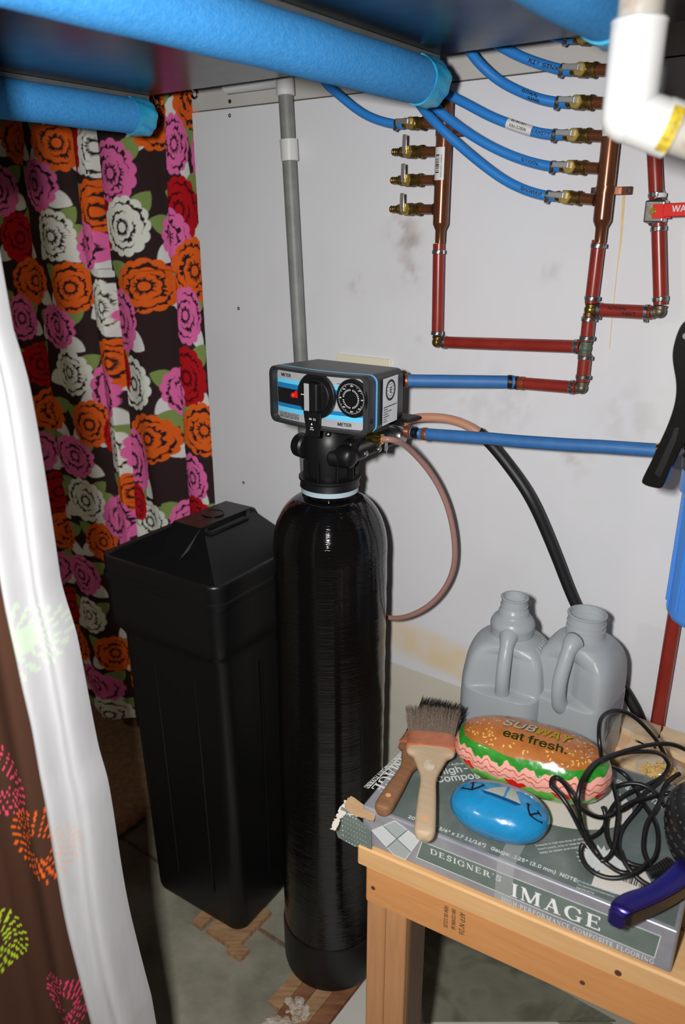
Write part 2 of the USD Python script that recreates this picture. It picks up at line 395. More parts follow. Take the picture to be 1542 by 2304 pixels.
FR = .0335
def foam(sn, label, z0=NF - .06):
    s, n1 = sn
    t = Thing("foam_tube", label, "pipe foam", "blue foam tubes pushed over the duct seams")
    th = np.linspace(np.radians(90 + 9), np.radians(450 - 9), 40)
    def sect(n, r, ri=.008):
        o = [SN(s + r * math.cos(a), n, ZD - .042 + r * math.sin(a)) for a in th]
        i = [SN(s + ri * math.cos(a), n, ZD - .042 + ri * math.sin(a)) for a in th[::-1]]
        return o + i
    ns = np.linspace(z0, n1 - .002, 24)
    P = np.array([sect(n, FR * (1 + .012 * math.sin(n * 37 + s * 9))) for n in ns])
    f = t.add("foam", rings(P, None, None), "blue_foam", smooth=50)
    ns = np.linspace(n1 - .045, n1 + .003, 8)
    tp = []
    for j, n in enumerate(ns):
        wob = [FR + .0016 + .0016 * math.sin(9 * a + n * 120) * (j > 1) + .0012 * math.sin(4 * a + 1) for a in th]
        if j == 7: wob = [w * .93 for w in wob]
        o = [SN(s + w * math.cos(a), n, ZD - .042 + w * math.sin(a)) for w, a in zip(wob, th)]
        i = [SN(s + .93 * w * math.cos(a), n, ZD - .042 + .93 * w * math.sin(a)) for w, a in zip(wob[::-1], th[::-1])]
        tp.append(o + i)
    t.add("tape", rings(np.array(tp), None, None), "teal_tape", smooth=40, label="teal tape wrapped round the tube's end")
    t.add("hollow", lathe(SN(s, n1 - .004, ZD - .042), M_, [(0, .028), (.004, .028)], 24), "pipe_void")
    t.done()
foam(tubes[0], "long blue foam tube on the duct's middle seam, ending above the copper pipes")
foam(tubes[1], "blue foam tube at top left, ending in front of the flowered curtain")
foam(tubes[2], "blue foam tube at top right, its taped end beside the white plastic pipe")

# warm bulb on the ceiling behind the camera
bl = Thing("light_bulb", "bare warm bulb on the ceiling, outside the photo to the left", "lamp")
mat("bulb_glass", {"e": ("emission", {"color": (1, .84, .62), "strength": 480.0})}, surface="e.emission")
pbr("porcelain", lin(220, 215, 205), .3)
bp = np.array([-1.6, .2, 2.2])
bl.add("glass", trimesh.creation.icosphere(2, .03).apply_translation(bp), "bulb_glass", smooth=True)
bl.add("socket", lathe(bp + Zv * .025, Zv, [(0, .018), (.03, .02), (.032, .045), (.075, .05)], 20), "porcelain")
bl.done()

# ================================================================== flowered curtain behind the bin
vcol("curtain_print", .9, .12)
pbr("chrome", lin(215, 215, 218), .18, 1.0)
FL = dict(o=lin(226, 98, 32), p=lin(226, 106, 168), w=lin(222, 224, 214), r=lin(178, 22, 30), d=lin(120, 18, 26))
DARK, GREEN, LEAFW = np.array(lin(50, 36, 37)), np.array(lin(128, 148, 84)), np.array(lin(216, 217, 214))
FLOWERS = [
 (352,275,48,66,'o'),(448,218,47,72,'o'),(135,322,34,62,'o'),(45,315,38,55,'o'),(188,335,20,60,'r'),(220,335,20,68,'w'),(282,392,47,70,'p'),(412,330,30,66,'p'),(470,352,24,60,'p'),(425,476,40,72,'r'),(108,420,37,58,'p'),(48,535,36,55,'r'),(10,430,34,55,'p'),(232,480,33,70,'o'),(268,510,20,58,'r'),(309,513,43,66,'w'),(405,540,44,66,'p'),(140,532,31,57,'w'),(208,560,42,62,'p'),(455,612,42,72,'o'),
 (347,650,55,62,'o'),(172,650,34,58,'o'),(80,634,42,54,'o'),(222,690,20,50,'r'),(413,670,18,55,'r'),(254,695,21,62,'w'),(302,722,40,72,'p'),(444,715,28,66,'p'),(147,737,38,54,'p'),(58,715,25,52,'p'),(5,690,32,55,'w'),(175,838,35,55,'w'),(327,863,40,63,'w'),(268,825,27,60,'o'),(302,832,17,50,'r'),(448,853,36,70,'r'),(92,822,34,52,'r'),(35,795,28,55,'o'),(244,890,38,74,'p'),(412,895,37,62,'p'),(360,990,50,61,'o'),(480,972,42,64,'o'),(118,928,42,52,'o'),(210,955,32,56,'o'),(247,990,18,45,'r'),(427,1012,19,50,'r'),(278,1020,22,56,'w'),(322,1035,36,76,'p'),(462,1080,28,60,'p'),(182,1028,38,50,'p'),(96,1012,28,50,'p'),(40,960,28,50,'w'),(205,1125,33,52,'w'),(356,1172,38,52,'w'),(301,1122,24,52,'o'),(332,1130,16,45,'r'),(470,1170,36,55,'r'),(130,1112,38,50,'r'),(70,1090,30,48,'o'),(150,1200,40,48,'o'),(235,1220,28,48,'o'),(272,1178,38,60,'p'),(430,1190,36,52,'p'),(205,1292,30,48,'p'),(128,1272,34,46,'p'),(158,1364,38,46,'r'),(222,1382,24,44,'w'),(85,1300,32,46,'w'),(182,1450,40,45,'o'),(262,1472,28,46,'o'),(300,1420,34,46,'p'),(242,1536,37,42,'p'),(158,1510,34,44,'p'),(264,1600,34,40,'w'),(192,1585,36,40,'r'),(110,1420,34,44,'o'),(110,1560,34,42,'w'),(330,1290,36,50,'o'),(390,1290,36,50,'w'),(395,1400,38,50,'o'),(330,1530,34,44,'o'),(400,1520,34,44,'p'),(470,1300,34,50,'o'),(470,1420,34,50,'p')]
CN = C_W + .03                                         # mean plane of the hanging cloth
def on_curt(u, v):
    r = ray(u, v); p = EYE + r * (CN / (r @ M_)); return float(p @ E), float(p[2])
fold_u = [-60, -20, 10, 40, 80, 110, 150, 190, 212, 228, 248, 262, 268, 286, 330, 380, 412, 417, 421, 450, 487]
fold_o = [.02, .03, 0, .03, -.01, .03, .035, -.005, -.015, .025, .03, -.02, -.02, .035, .035, .0, -.02, .028, .034, .03, .022]
fs = [on_curt(u, 675)[0] for u in fold_u]
fold = PchipInterpolator(fs, fold_o)
c0, c1, zb, zt_ = on_curt(-55, 675)[0], S_EDGE + .018, .105, 2.025
NS, NZ = 520, 960
sv = np.linspace(c0, c1, NS); zv = np.linspace(zb, zt_, NZ)
S2, Z2 = np.meshgrid(sv, zv, indexing="ij")
wav = .5 + .5 * np.clip((Z2 - .1) / .6, 0, 1)
off = fold(np.clip(S2 + .012 * np.sin(Z2 * 3.1) * (Z2 < 1.6), fs[0], fs[-1])) * (1 + .25 * np.sin(Z2 * 2.3 + S2 * 5)) + .006 * np.sin(S2 * 40 + Z2 * 4)
hem = .035 * (S2 - c0) / (c1 - c0) + .012 * np.sin(S2 * 23)           # the hem hangs a little unevenly
Zc = Z2 + hem * (1 - (Z2 - zb) / (zt_ - zb))
PC = E * S2[..., None] + M_ * (CN - off)[..., None] + Zv * Zc[..., None]
sv0, zv0 = sv, zv
sv = np.linspace(c0, c1, NS * 2) ; zv = np.linspace(zb, zt_, NZ * 2)          # the print is drawn twice as fine, then averaged
S2, Z2 = np.meshgrid(sv, zv, indexing="ij")
colc = np.broadcast_to(DARK, S2.shape + (3,)).copy()
cells = []
for (u, v, rx, ry, kcol) in FLOWERS:
    s, z = on_curt(u, v); dd = CN / (ray(u, v) @ M_)
    cells.append((s, z, abs(on_curt(u + rx, v)[0] - on_curt(u - rx, v)[0]) / 2 * .95, ry * dd / FPX * .98, kcol))
fr = np.random.default_rng(21)
def window(s, z, a, b):
    i = slice(*np.searchsorted(sv, (s - a, s + a))); j = slice(*np.searchsorted(zv, (z - b, z + b)))
    return i, j
for (s, z, a, b, kcol) in cells:                       # leaves lie under the flowers
    for ang, leafc in ((38, GREEN), (-38, LEAFW), (205, LEAFW), (150, GREEN)):
        if fr.random() < .12: continue
        an = math.radians(ang + fr.uniform(-14, 14))
        i, j = window(s, z, a * 2.2, b * 2.2)
        x, y = (S2[i, j] - s) / a, (Z2[i, j] - z) / b
        t = x * math.cos(an) + y * math.sin(an); w = -x * math.sin(an) + y * math.cos(an)
        h = np.clip((t - .55) / .95, 0, 1); wid = .34 * np.sin(np.pi * h ** .8) ** .8
        m = (t > .55) & (t < 1.5) & (np.abs(w - .12 * (h - .5) ** 2) < wid)
        colc[i, j][m] = leafc
for (s, z, a, b, kcol) in cells:
    i, j = window(s, z, a * 1.25, b * 1.25)
    x, y = (S2[i, j] - s) / a, (Z2[i, j] - z) / b
    ph = fr.uniform(0, 6.28)
    th = np.arctan2(y, x); r = np.hypot(x, y)
    body = r < .90 + .10 * np.abs(np.sin(th * 7 + ph)) ** .7 + .03 * np.sin(th * 3 + ph)
    c = np.array(FL[kcol]); dark = DARK * .8
    if kcol == 'r': dark = np.array(lin(92, 16, 24)) * .8
    out = np.broadcast_to(c, x.shape + (3,)).copy()
    jag = meshkit.noise(np.stack([th * 13 + ph * 3, r * 1.5, 0 * r + ph], -1), 5)
    for ri, k, sw, wd in ((.20, 0, 0, .13), (.43, 4, .06, .11), (.69, 5.5, .065, .10)):
        lobes = np.abs(np.sin(th * k + ph + ri * 9)) if k else 0
        rr = ri + sw * lobes + .03 * np.sin(th + ph * 2 + ri * 5)
        arc = 1.0 if ri < .3 else np.clip(.75 + .8 * np.sin(th * 2 + ph + ri * 11), .0, 1.15)
        up_ = wd * arc * np.clip((jag - .25) * 2.2, .12, 1.25)
        dn_ = wd * .28 * arc
        out[(r > rr - dn_) & (r < rr + up_)] = dark
    m = body
    colc[i, j][m] = out[m]
colc = colc.reshape(NS, 2, NZ, 2, 3).mean((1, 3))
cu = Thing("flowered_curtain", "dark curtain printed with orange, pink, white and red roses, hung beside the white wall panel", "curtain")
cu.add("cloth", grid(PC), "curtain_print", colors=colc.reshape(-1, 3), smooth=True)
for (u, v) in ((357, 232), (463, 216), (250, 250), (120, 275)):
    s, z = on_curt(u, v); o = float(fold(np.clip(s, fs[0], fs[-1])))
    p = SN(s, CN - o - .012, z)
    g = cu.add("grommet", trimesh.creation.torus(.0085, .003, 24, 10).apply_transform(np.array([[*E, 0], [*Zv, 0], [*(-M_), 0], [0, 0, 0, 1]]).T).apply_translation(p), "chrome")
    cu.add("hook", tube(spline([p + Zv * .004 - M_ * .004, p + Zv * .02 - M_ * .01, p + Zv * .05, p + Zv * .075 + M_ * .01], 16), .0014, 8), "chrome", parent=g)
cu.add("curtain_rod", cyl(SN(c0 - .3, CN, 2.075), SN(c1 + .0, CN, 2.075), .012), "chrome")
cu.done()

# ================================================================== brown curtain in the left foreground
vcol("brown_print", .9, .1)
n = {"a": ("attribute", {"attribute": "print_color"}), "d": ("diffuse_bsdf", {}), "t": ("translucent_bsdf", {}), "m": ("mix_closure", {"fac": .12})}
mat("lining_cloth", n, [("a.color", "d.color"), ("a.color", "t.color"), ("d.BSDF", "m.closure1"), ("t.BSDF", "m.closure2")], "m.closure")
YC = .85
def on_fg(u, v, y=YC):
    p = at_plane(u, v, (0, y, 0), np.array([0, 1.0, 0])); return float(p[0]), float(p[2])
rt = [on_fg(u, v) for u, v in ((0, 750), (40, 900), (82, 1150), (107, 1322), (150, 1477), (197, 1722), (222, 1813), (260, 2038), (325, 2303))]
lt = [on_fg(u, v) for u, v in ((0, 1405), (22, 1510), (55, 1651), (85, 1835), (114, 2006), (150, 2160), (186, 2304))]
def edge_fn(pts):
    z = np.array([p[1] for p in pts])[::-1]; x = np.array([p[0] for p in pts])[::-1]
    k0 = np.polyfit(z[:3], x[:3], 1); k1 = np.polyfit(z[-4:], x[-4:], 1); f = PchipInterpolator(z, x)
    return lambda q: np.where(q < z[0], x[0] + (q - z[0]) * k0[0] * .8, np.where(q > z[-1], x[-1] + (q - z[-1]) * k1[0] * .6, f(np.clip(q, z[0], z[-1]))))
xr, xl = edge_fn(rt), edge_fn(lt)
zf = np.linspace(.04, 2.27, 520)
fg = Thing("brown_curtain", "brown curtain with dashed circle print and white lining turned outward, at the left edge", "curtain")
t = np.linspace(0, 1, 110)
Zg = np.broadcast_to(zf[None, :], (110, 520)); XL, XR = xl(zf)[None, :], xr(zf)[None, :]
Xg = XL + (XR - XL) * t[:, None]
Yg = YC + .012 * np.cos(t[:, None] * 6.0 + Zg * 1.1) - .008 * np.sin(t[:, None] * 13 - Zg * 2.0) + .010 * (meshkit.fbm(np.stack([Xg * 14, Zg * 3, 0 * Xg], -1), 3, 4) - .5) + .03 * (np.abs(t[:, None] - .5) * 2) ** 6
cl = np.broadcast_to(np.array(lin(184, 184, 186)), Xg.shape + (3,)).copy()
cl *= (1 + .06 * (meshkit.noise(np.stack([Xg * 350, Zg * 40, 0 * Xg], -1), 1) - .5))[..., None]
def burst(X, Z, cc, x0, z0, R, ringsn, color, amount, disc=0.0, gap=.5, aspect=1.0):
    dx, dy = (X - x0) * aspect, Z - z0; r = np.hypot(dx, dy) / R; th = np.arctan2(dy, dx)
    m = np.zeros_like(r, bool)
    for k in range(ringsn):
        a = .30 + .70 * (k / ringsn) ** 1.15; b = a + .095 + .04 * k / ringsn; cnt = 15 + 3 * k
        f_ = (np.abs(np.mod(th / (2 * np.pi) * cnt + .5 * (k % 2), 1) - .5) / (gap * .5)) ** 4 + (np.abs(r - (a + b) / 2) / ((b - a) / 2)) ** 4
        m |= f_ < 1
    if disc: m |= r < disc
    cc[m] = cc[m] * (1 - amount) + np.array(color) * amount
for (u, v, R, c_, am, dsc) in ((50, 1435, .052, lin(196, 222, 186), .55, .36), (112, 1895, .045, lin(226, 150, 90), .33, 0), (250, 2290, .04, lin(200, 160, 150), .15, 0)):
    x, z = on_fg(u, v); burst(Xg, Zg, cl, x, z, R, 5, c_, am, dsc, .45)
fg.add("lining", grid(np.stack([Xg, Yg, Zg], -1)), "lining_cloth", colors=cl.reshape(-1, 3), label="white lining of the brown curtain")
XL2 = -1.22; t2 = np.linspace(0, 1, 330)
Zh = np.broadcast_to(zf[None, :], (330, 520)); Xh = XL2 + (xl(zf)[None, :] + .012 - XL2) * t2[:, None]
Yh = YC + .035 + .015 * np.sin(Xh * 52 + 1.2 + Zh * .7) + .005 * np.sin(Xh * 110 + Zh * 1.3)
ARC = np.cumsum(np.hypot(np.diff(Xh, axis=0, prepend=Xh[:1]), np.diff(Yh, axis=0, prepend=Yh[:1])), axis=0)
ARC -= ARC[-1:]                                       # distance along the cloth from its turned edge
cb_ = np.broadcast_to(np.array(lin(70, 46, 35)), Xh.shape + (3,)).copy()
for (u, v, R, c_) in ((-12, 1770, .062, lin(232, 76, 110)), (96, 1892, .066, lin(232, 98, 34)), (-14, 2122, .062, lin(176, 206, 48)), (152, 2240, .052, lin(230, 60, 110))):
    x, z = on_fg(u, v, YC + .03); j_ = int(np.argmin(np.abs(zf - z))); burst(ARC, Zh, cb_, float(np.interp(x, Xh[:, j_], ARC[:, j_])), z, R, 5, c_, .95, 0, .34, 1.1)
fg.add("face_fabric", grid(np.stack([Xh, Yh, Zh], -1)), "brown_print", colors=cb_.reshape(-1, 3), label="brown face fabric")
fg.done()

# ================================================================== water softener
n = {"g": ("texture_coordinate", {}), "m": ("mapping", {"scale": (14, 14, 420)}), "m2": ("mapping", {"scale": (9, 9, 60)}),
     "w": ("noise_texture", {"scale": 1.0, "detail": 2.0}), "n": ("noise_texture", {"scale": 1.0, "detail": 2}), "mx": ("math", {"math_type": "add"}), "b": ("bump", {"strength": .55, "distance": .0012}),
     "p": ("principled_bsdf", {"base_color": lin(13, 12, 12), "roughness": .07, "specular_ior_level": .5})}
mat("wound_black", n, [("g.object", "m.vector"), ("g.object", "m2.vector"), ("m.vector", "w.vector"), ("m2.vector", "n.vector"), ("w.fac", "mx.value1"), ("n.fac", "mx.value2"), ("mx.value", "b.height"), ("b.normal", "p.normal")])
pbr("black_plastic", lin(17, 17, 18), .42, spec=.4)
pbr("black_gloss", lin(17, 16, 16), .22, bump=.06, bscale=60)
pbr("black_rubber", lin(20, 20, 20), .5)
pbr("charcoal_plastic", lin(42, 43, 45), .38)
pbr("silver_face", lin(196, 198, 202), .35, 0.35)
pbr("sky_blue_print", lin(98, 200, 240), .4)
pbr("mid_blue_print", lin(24, 118, 176), .4)
pbr("deep_blue_print", lin(30, 70, 150), .4)
pbr("black_print", lin(18, 18, 20), .5)
pbr("white_print", lin(228, 230, 230), .5)
pbr("red_knob", lin(214, 30, 22), .3)
pbr("label_paper", lin(214, 216, 220), .5)
pbr("brass", lin(196, 152, 74), .28, .9, color2=lin(150, 110, 52), vscale=60)
pbr("bright_brass", lin(226, 188, 96), .2, 1.0)
pbr("steel", lin(190, 190, 188), .28, 1.0, color2=lin(150, 150, 150), vscale=80)
pbr("neck_band", lin(176, 196, 206), .4)
pbr("copper_ring", lin(150, 84, 46), .4, .5)
pbr("blue_pex", lin(44, 124, 200), .42, spec=.35)
pbr("dull_blue_pex", lin(44, 102, 162), .55, color2=lin(52, 108, 168), vscale=40)
pbr("red_pex", lin(140, 44, 34), .3, color2=lin(128, 38, 30), vscale=30)

TX, TY, TR = -.025, 1.455, .1155
TZ0 = .016
ax0 = np.array([TX, TY, 0.])
ws = Thing("water_softener", "tall glossy black softener tank with a metered control head", "water softener", base=(TX, TY, TZ0))
dome = [(1.262 - .155 + .105 * math.sin(a), TR * (.40 + .60 * math.cos(a) ** .62) if a < 1.55 else .046) for a in np.linspace(0, 1.56, 18)]
prof = [(TZ0 + .13, TR), (TZ0 + .135, TR)] + [(z, TR + .0006 * math.sin(z * 190)) for z in np.linspace(.25, 1.08, 40)]
prof += [(1.105 + .112 * math.sin(a), .046 + (TR - .046) * math.cos(a)) for a in np.linspace(0, np.pi / 2, 18)] + [(1.235, .046)]
tank = ws.add("tank_shell", lathe(ax0, Zv, prof, 72), "wound_black", smooth=40)
ws.add("tank_base", lathe(ax0, Zv, [(TZ0, TR - .012), (TZ0 + .006, TR - .001), (TZ0 + .02, TR + .002), (TZ0 + .128, TR + .0025), (TZ0 + .134, TR + .001)], 72), "black_plastic", smooth=40, label="matt black rubber boot")
ws.add("neck_ring", lathe(ax0, Zv, [(1.226, .052), (1.227, .056), (1.236, .056), (1.237, .05)], 48), "neck_band", label="pale blue grey band at the neck")
ws.add("valve_flange", lathe(ax0, Zv, [(1.2375, .05), (1.238, .0585), (1.248, .057), (1.251, .057), (1.2535, .0605), (1.2575, .0605), (1.259, .056), (1.26, .05)], 48), "black_plastic")
body = [lathe(ax0, Zv, [(1.258, .046), (1.27, .048), (1.3, .05), (1.325, .051), (1.345, .046), (1.36, .036), (1.38, .033)], 40)]
H_A = math.radians(34); HE = np.array([math.cos(H_A), -math.sin(H_A), 0]); HF = np.array([-math.sin(H_A), -math.cos(H_A), 0])
HO = np.array([-.037, 1.372, 1.4255])
vc = ax0 + Zv * 1.315
body.append(rbox(vc - HF * .012 + HE * .01, [HE, HF, Zv], [.056, .034, .024], .012))
body.append(cyl(vc + HE * .02 + HF * .03 - Zv * .010, vc + HE * .068 + HF * .018 - Zv * .010, .019, 24, .005))
body.append(rbox(vc + HE * .052 + HF * .022 - Zv * .006, [HE, HF, Zv], [.023, .021, .022], .018))
body.append(cyl(vc - HE * .03 + HF * .028, vc - HE * .058 + HF * .02, .024, 24, .004))
vb = ws.add("valve_body", cat(body), "black_plastic", smooth=40, label="black moulded valve under the control head")
for k in range(7):
    a = math.radians(-150 + k * 38); dr = np.array([math.cos(a), math.sin(a), 0])
    ws.add("rib", bx(ax0 + dr * .051 + Zv * 1.276, [np.cross(Zv, dr), dr, Zv], [.0016, .006, .02], .0006), "black_plastic", parent=vb)
for (u, v) in ((818, 1022), (848, 1012), (848, 1000), (735, 978)):
    p = at_plane(u, v, vc + HF * .045 + HE * .02, HF)
    ws.add("bolt", cat(hexnut(p - HF * .01, HF, .0058, .008), cyl(p - HF * .01, p + HF * .002, .003, 10)), "steel", parent=vb, label="steel bolt head")
p = at_plane(713, 975, vc + HF * .03, HF)
ws.add("tag", bx(p, [HE, HF, Zv], [.004, .0015, .006], .0005), "white_print", parent=vb)

# control head: cover, rim, face and dials (a along the face, b up, out towards the viewer)
def bulge(a): return .016 * (1 - (a / .11) ** 2)
def HP(a, b, o=0.0): return HO + HE * a + Zv * b + HF * (o + bulge(a))
def face_ab(u, v):
    p = at_plane(u, v, HO + HF * .010, HF) - HO; return float(p @ HE), float(p[2])
def rrect(w, h, r, n=8, sub=14):
    q = sbox(-w + r, -h + r, w - r, h - r).buffer(r, n)
    return np.array([q.exterior.interpolate(t, normalized=True).coords[0] for t in np.linspace(0, 1, 4 * sub + 8 * n, endpoint=False)])
def bent_rings(levels, r=.014):
    out = []
    for (o, w, h) in levels:
        q = rrect(w, h, min(r, h * .3))
        out.append([HO + HE * a + Zv * b + HF * (o + bulge(a) * (1 if o > -.09 else 0)) for a, b in q])
    return rings(np.array(out), None, None)
hd = ws.add("control_head", bent_rings([(-.118, .098, .044), (-.112, .101, .047), (-.02, .1085, .0505), (-.0125, .1085, .0505)]), "charcoal_plastic", smooth=50, label="charcoal plastic head cover")
ws.add("accent_band", bent_rings([(-.0125, .1088, .0508), (-.0085, .1088, .0508)]), "sky_blue_print", parent=hd, smooth=50, label="light blue stripe round the cover")
ws.add("accent_band", bent_rings([(-.0085, .1084, .0504), (-.0065, .1084, .0504)]), "deep_blue_print", parent=hd, smooth=50, label="dark blue stripe round the cover")
def ring_face(o0, o1, w, h, wi, hi, r=.014):
    q, qi = rrect(w, h, r), rrect(wi, hi, .008); out = []
    f = lambda Q, o: [HO + HE * a + Zv * b + HF * (o + bulge(a)) for a, b in Q]
    P = np.array([f(qi, o0), f(q * .985, o0), f(q, o0 + .002), f(q, o1 - .003), f(q * .985, o1), f(qi * 1.04, o1), f(qi, o0 + .004), f(qi, o0)])
    return rings(P, None, None, caps=False)
ws.add("rim", ring_face(-.0065, .013, .1085, .0512, .094, .0445), "charcoal_plastic", parent=hd, smooth=40)
def bent_plate(w, h, o, t=.0008):
    aa, bb = np.linspace(-w, w, 40), np.linspace(-h, h, 8)
    return grid(np.array([[HP(a, b, o) for b in bb] for a in aa]))
ws.add("face_plate", bent_plate(.095, .0455, .001), "silver_face", parent=hd, smooth=True, label="silver face plate")
def bent_strip(a0, a1, b0, b1, o=.0014):
    aa = np.linspace(a0, a1, max(2, int((a1 - a0) / .005))); return grid(np.array([[HP(a, b, o) for b in (b0, b1)] for a in aa]))
ws.add("stripe", bent_strip(-.094, .094, .0215, .029), "sky_blue_print", parent=hd, label="pale blue printed stripe")
ws.add("stripe", bent_strip(-.094, .094, .0125, .0215), "mid_blue_print", parent=hd, label="blue printed stripe")
ws.add("stripe", bent_strip(-.094, -.02, -.0155, .0125, .0015), "black_print", parent=hd, label="black printed band")
ws.add("stripe", bent_strip(-.094, .094, -.0225, -.0155), "mid_blue_print", parent=hd, label="blue printed stripe")
ws.add("stripe", bent_strip(-.094, .094, -.031, -.0225), "sky_blue_print", parent=hd, label="pale blue printed stripe")
def face_text(t, h, a, b, material="black_print", bold=False, width=None, o=.0018, rot=0.0):
    ang = rot; x = HE * math.cos(ang) + Zv * math.sin(ang); y = np.cross(HF, x)
    m = sans(t, h, HP(a, b, o), x, y, bold=bold, width=width)
    q = m.vertices - HO; aa = q @ HE; m.vertices += HF * (np.vectorize(bulge)(aa) - bulge(a))[:, None]
    return m
lt_ = [face_text("METER", .0054, -.083, .0335, bold=True), face_text("METER", .0058, .044, -.0405, bold=True), face_text("CAPACITY GALLONS", .0016, .044, .0325)]
for i, s in enumerate(("TO SET TIME OF DAY: PRESS RED", "BUTTON AND TURN LARGE DIAL TO", "PRESENT TIME, OPPOSITE ARROW.", "FOR MANUAL REGENERATION TURN LARGE", "KNOB CLOCKWISE TO REGEN. POSITION.")):
    lt_.append(face_text(s, .0016, -.091, -.0335 - i * .0022, width=.052))
for m in lt_[:3]: ws.add("lettering", m, "black_print", parent=hd, smooth=False, label="black printed word")
ws.add("instructions", cat(lt_[3:]), "black_print", parent=hd, smooth=False, label="small black printed instructions", kind="stuff")
# large programme dial
a, b = face_ab(720, 888)
HDR = U_(HF + HE * .02)
dc = HP(a, b, .0016)
def gear(c, d, r, t, teeth, dep):
    x, y, d = frame(d); k = teeth * 4; out = []
    for z, s in ((0, 1), (t * .85, 1), (t, .965)):
        out.append([c + d * z + (r - dep * (j % 4 in (2, 3))) * s * (math.cos(2 * np.pi * j / k) * x + math.sin(2 * np.pi * j / k) * y) for j in range(k)])
    return rings(np.array(out), None, None)
D1 = ws.add("programme_dial", gear(dc, HF, .0405, .006, 72, .0011), "black_plastic", parent=hd, smooth=30, label="large black toothed dial")
kn = [lathe(dc + HF * .006, HF, [(0, .031), (.003, .0305), (.0045, .028)], 48)]
kn.append(rbox(dc + HF * .013 + HE * .003, [HE, HF, Zv], [.0125, .010, .026], .005))
tail = affinity.translate(Polygon([(-.016, -.028), (.016, -.028), (.0125, -.068), (-.0095, -.068)]).buffer(.002), 0, 0)
kn.append(prism(tail, dc + HF * .0142, HE, Zv, .0032))
ws.add("dial_knob", cat(kn), "black_plastic", parent=hd, smooth=35)
ws.add("knob_stripe", bx(dc + HF * .0232 - HE * .0065, [HE, HF, Zv], [.0052, .0006, .024], .0004), "silver_face", parent=hd, label="silver strip on the dial knob")
wt = [sans("4A  11", .0035, dc + HF * .0178 - HE * .006 - Zv * .0405, HE, Zv, bold=True), sans("TIME", .0018, dc + HF * .0178 - HE * .0035 - Zv * .055, HE, Zv, bold=True), sans("OF DAY", .0018, dc + HF * .0178 - HE * .004 - Zv * .0585, HE, Zv, bold=True), sans("IN SERV.", .0020, dc + HF * .0108 - HE * .0275, HE, Zv, bold=True)]
wt.append(prism(Polygon([(-.002, 0), (.002, 0), (0, .004)]), dc + HF * .0178 - Zv * .0495, HE, Zv, .0004))
for m in wt: ws.add("dial_lettering", m, "white_print", parent=hd, smooth=False)
# small meter dial
a, b = face_ab(796, 896)
mc = HP(a, b, .0016)
ws.add("meter_dial", cat(gear(mc, HF, .0335, .005, 64, .0009), lathe(mc + HF * .005, HF, [(0, .028), (.002, .0275)], 40), lathe(mc + HF * .007, HF, [(0, .0195), (.0015, .019), (.0018, .012), (.004, .0115)], 40)), "black_plastic", parent=hd, smooth=35, label="small black meter dial")
tk = []
for k in range(60):
    t = 2 * np.pi * k / 60; d = HE * math.cos(t) + Zv * math.sin(t); w = np.cross(HF, d)
    tk.append(bx(mc + HF * .0071 + d * (.0255 - (.0012 if k % 5 == 0 else 0)), [w, d, HF], [.00035, .0012 + .0012 * (k % 5 == 0), .0002], .0001))
for k in range(34):
    if k % 9 == 8: continue
    t = 2 * np.pi * k / 34; d = HE * math.cos(t) + Zv * math.sin(t); w = np.cross(HF, d)
    tk.append(bx(mc + HF * .0087 + d * .0155, [w, d, HF], [.0006, .0016, .0002], .0001))
ws.add("dial_marks", cat(tk), "white_print", parent=hd, smooth=False, label="white scale marks")
for k in range(8):
    t = 2 * np.pi * k / 8; d = HE * math.cos(t) + Zv * math.sin(t)
    ws.add("dial_number", sans(str([50, 100, 150, 200, 250, 300, 350, 400][k]), .0022, mc + HF * .0072 + d * .022 - HE * .002 - Zv * .001, HE, Zv, bold=True), "white_print", parent=hd, smooth=False)
ws.add("meter_pointer", prism(Polygon([(-.002, .004), (.002, .004), (0, -.002)]), HP(a - .017, .034, .002), HE, Zv, .0005), "black_print", parent=hd, smooth=False)
rb = HP(*face_ab(668, 887), .001)
ws.add("red_button", cat(trimesh.creation.icosphere(2, .0052).apply_translation(rb + HF * .006), cyl(rb, rb + HF * .006, .004, 12), rbox(rb + HE * .008 + HF * .004 + Zv * .002, [HE, HF, Zv], [.005, .004, .0065], .002)), "red_knob", parent=hd, smooth=40)
q = HP(*face_ab(823, 944), .001)
ws.add("pawl", cat(lathe(q, HF, [(0, .007), (.004, .006)], 16), rbox(q + HE * .004 - Zv * .003 + HF * .002, [HE, HF, Zv], [.008, .003, .004], .0015)), "black_plastic", parent=hd)
# label on the right-hand side of the cover
sn = U_(HE * 1.0 - HF * (-.075)); sd = -HF
sp = HO + HE * .1085
LBL = lambda x, z, l=0.0: sp - HF * (.018 + x) - HE * (.0062 * (x / .09)) + HE * (.0028 + l) + Zv * z
lab = grid(np.array([[LBL(x, z) for z in (-.041, .041)] for x in (.008, .066)]))
ws.add("side_label", lab, "label_paper", parent=hd, smooth=False, label="white label with a round black emblem")
sx = U_(LBL(.066, 0) - LBL(.008, 0))
em = Point(0, 0).buffer(.0185, 24).difference(Point(0, 0).buffer(.0145, 24))
lb = [prism(em, LBL(.037, .018, .0003), sx, Zv, .0003), sans("E", .010, LBL(.034, .013, .0003), sx, Zv, bold=True)]
for k in range(10):
    t = 2 * np.pi * k / 10
    lb.append(prism(sbox(-.0016, -.0005, .0016, .0005), LBL(.037, .018, .0004) + sx * .0105 * math.cos(t) + Zv * .0105 * math.sin(t), sx, Zv, .0002))
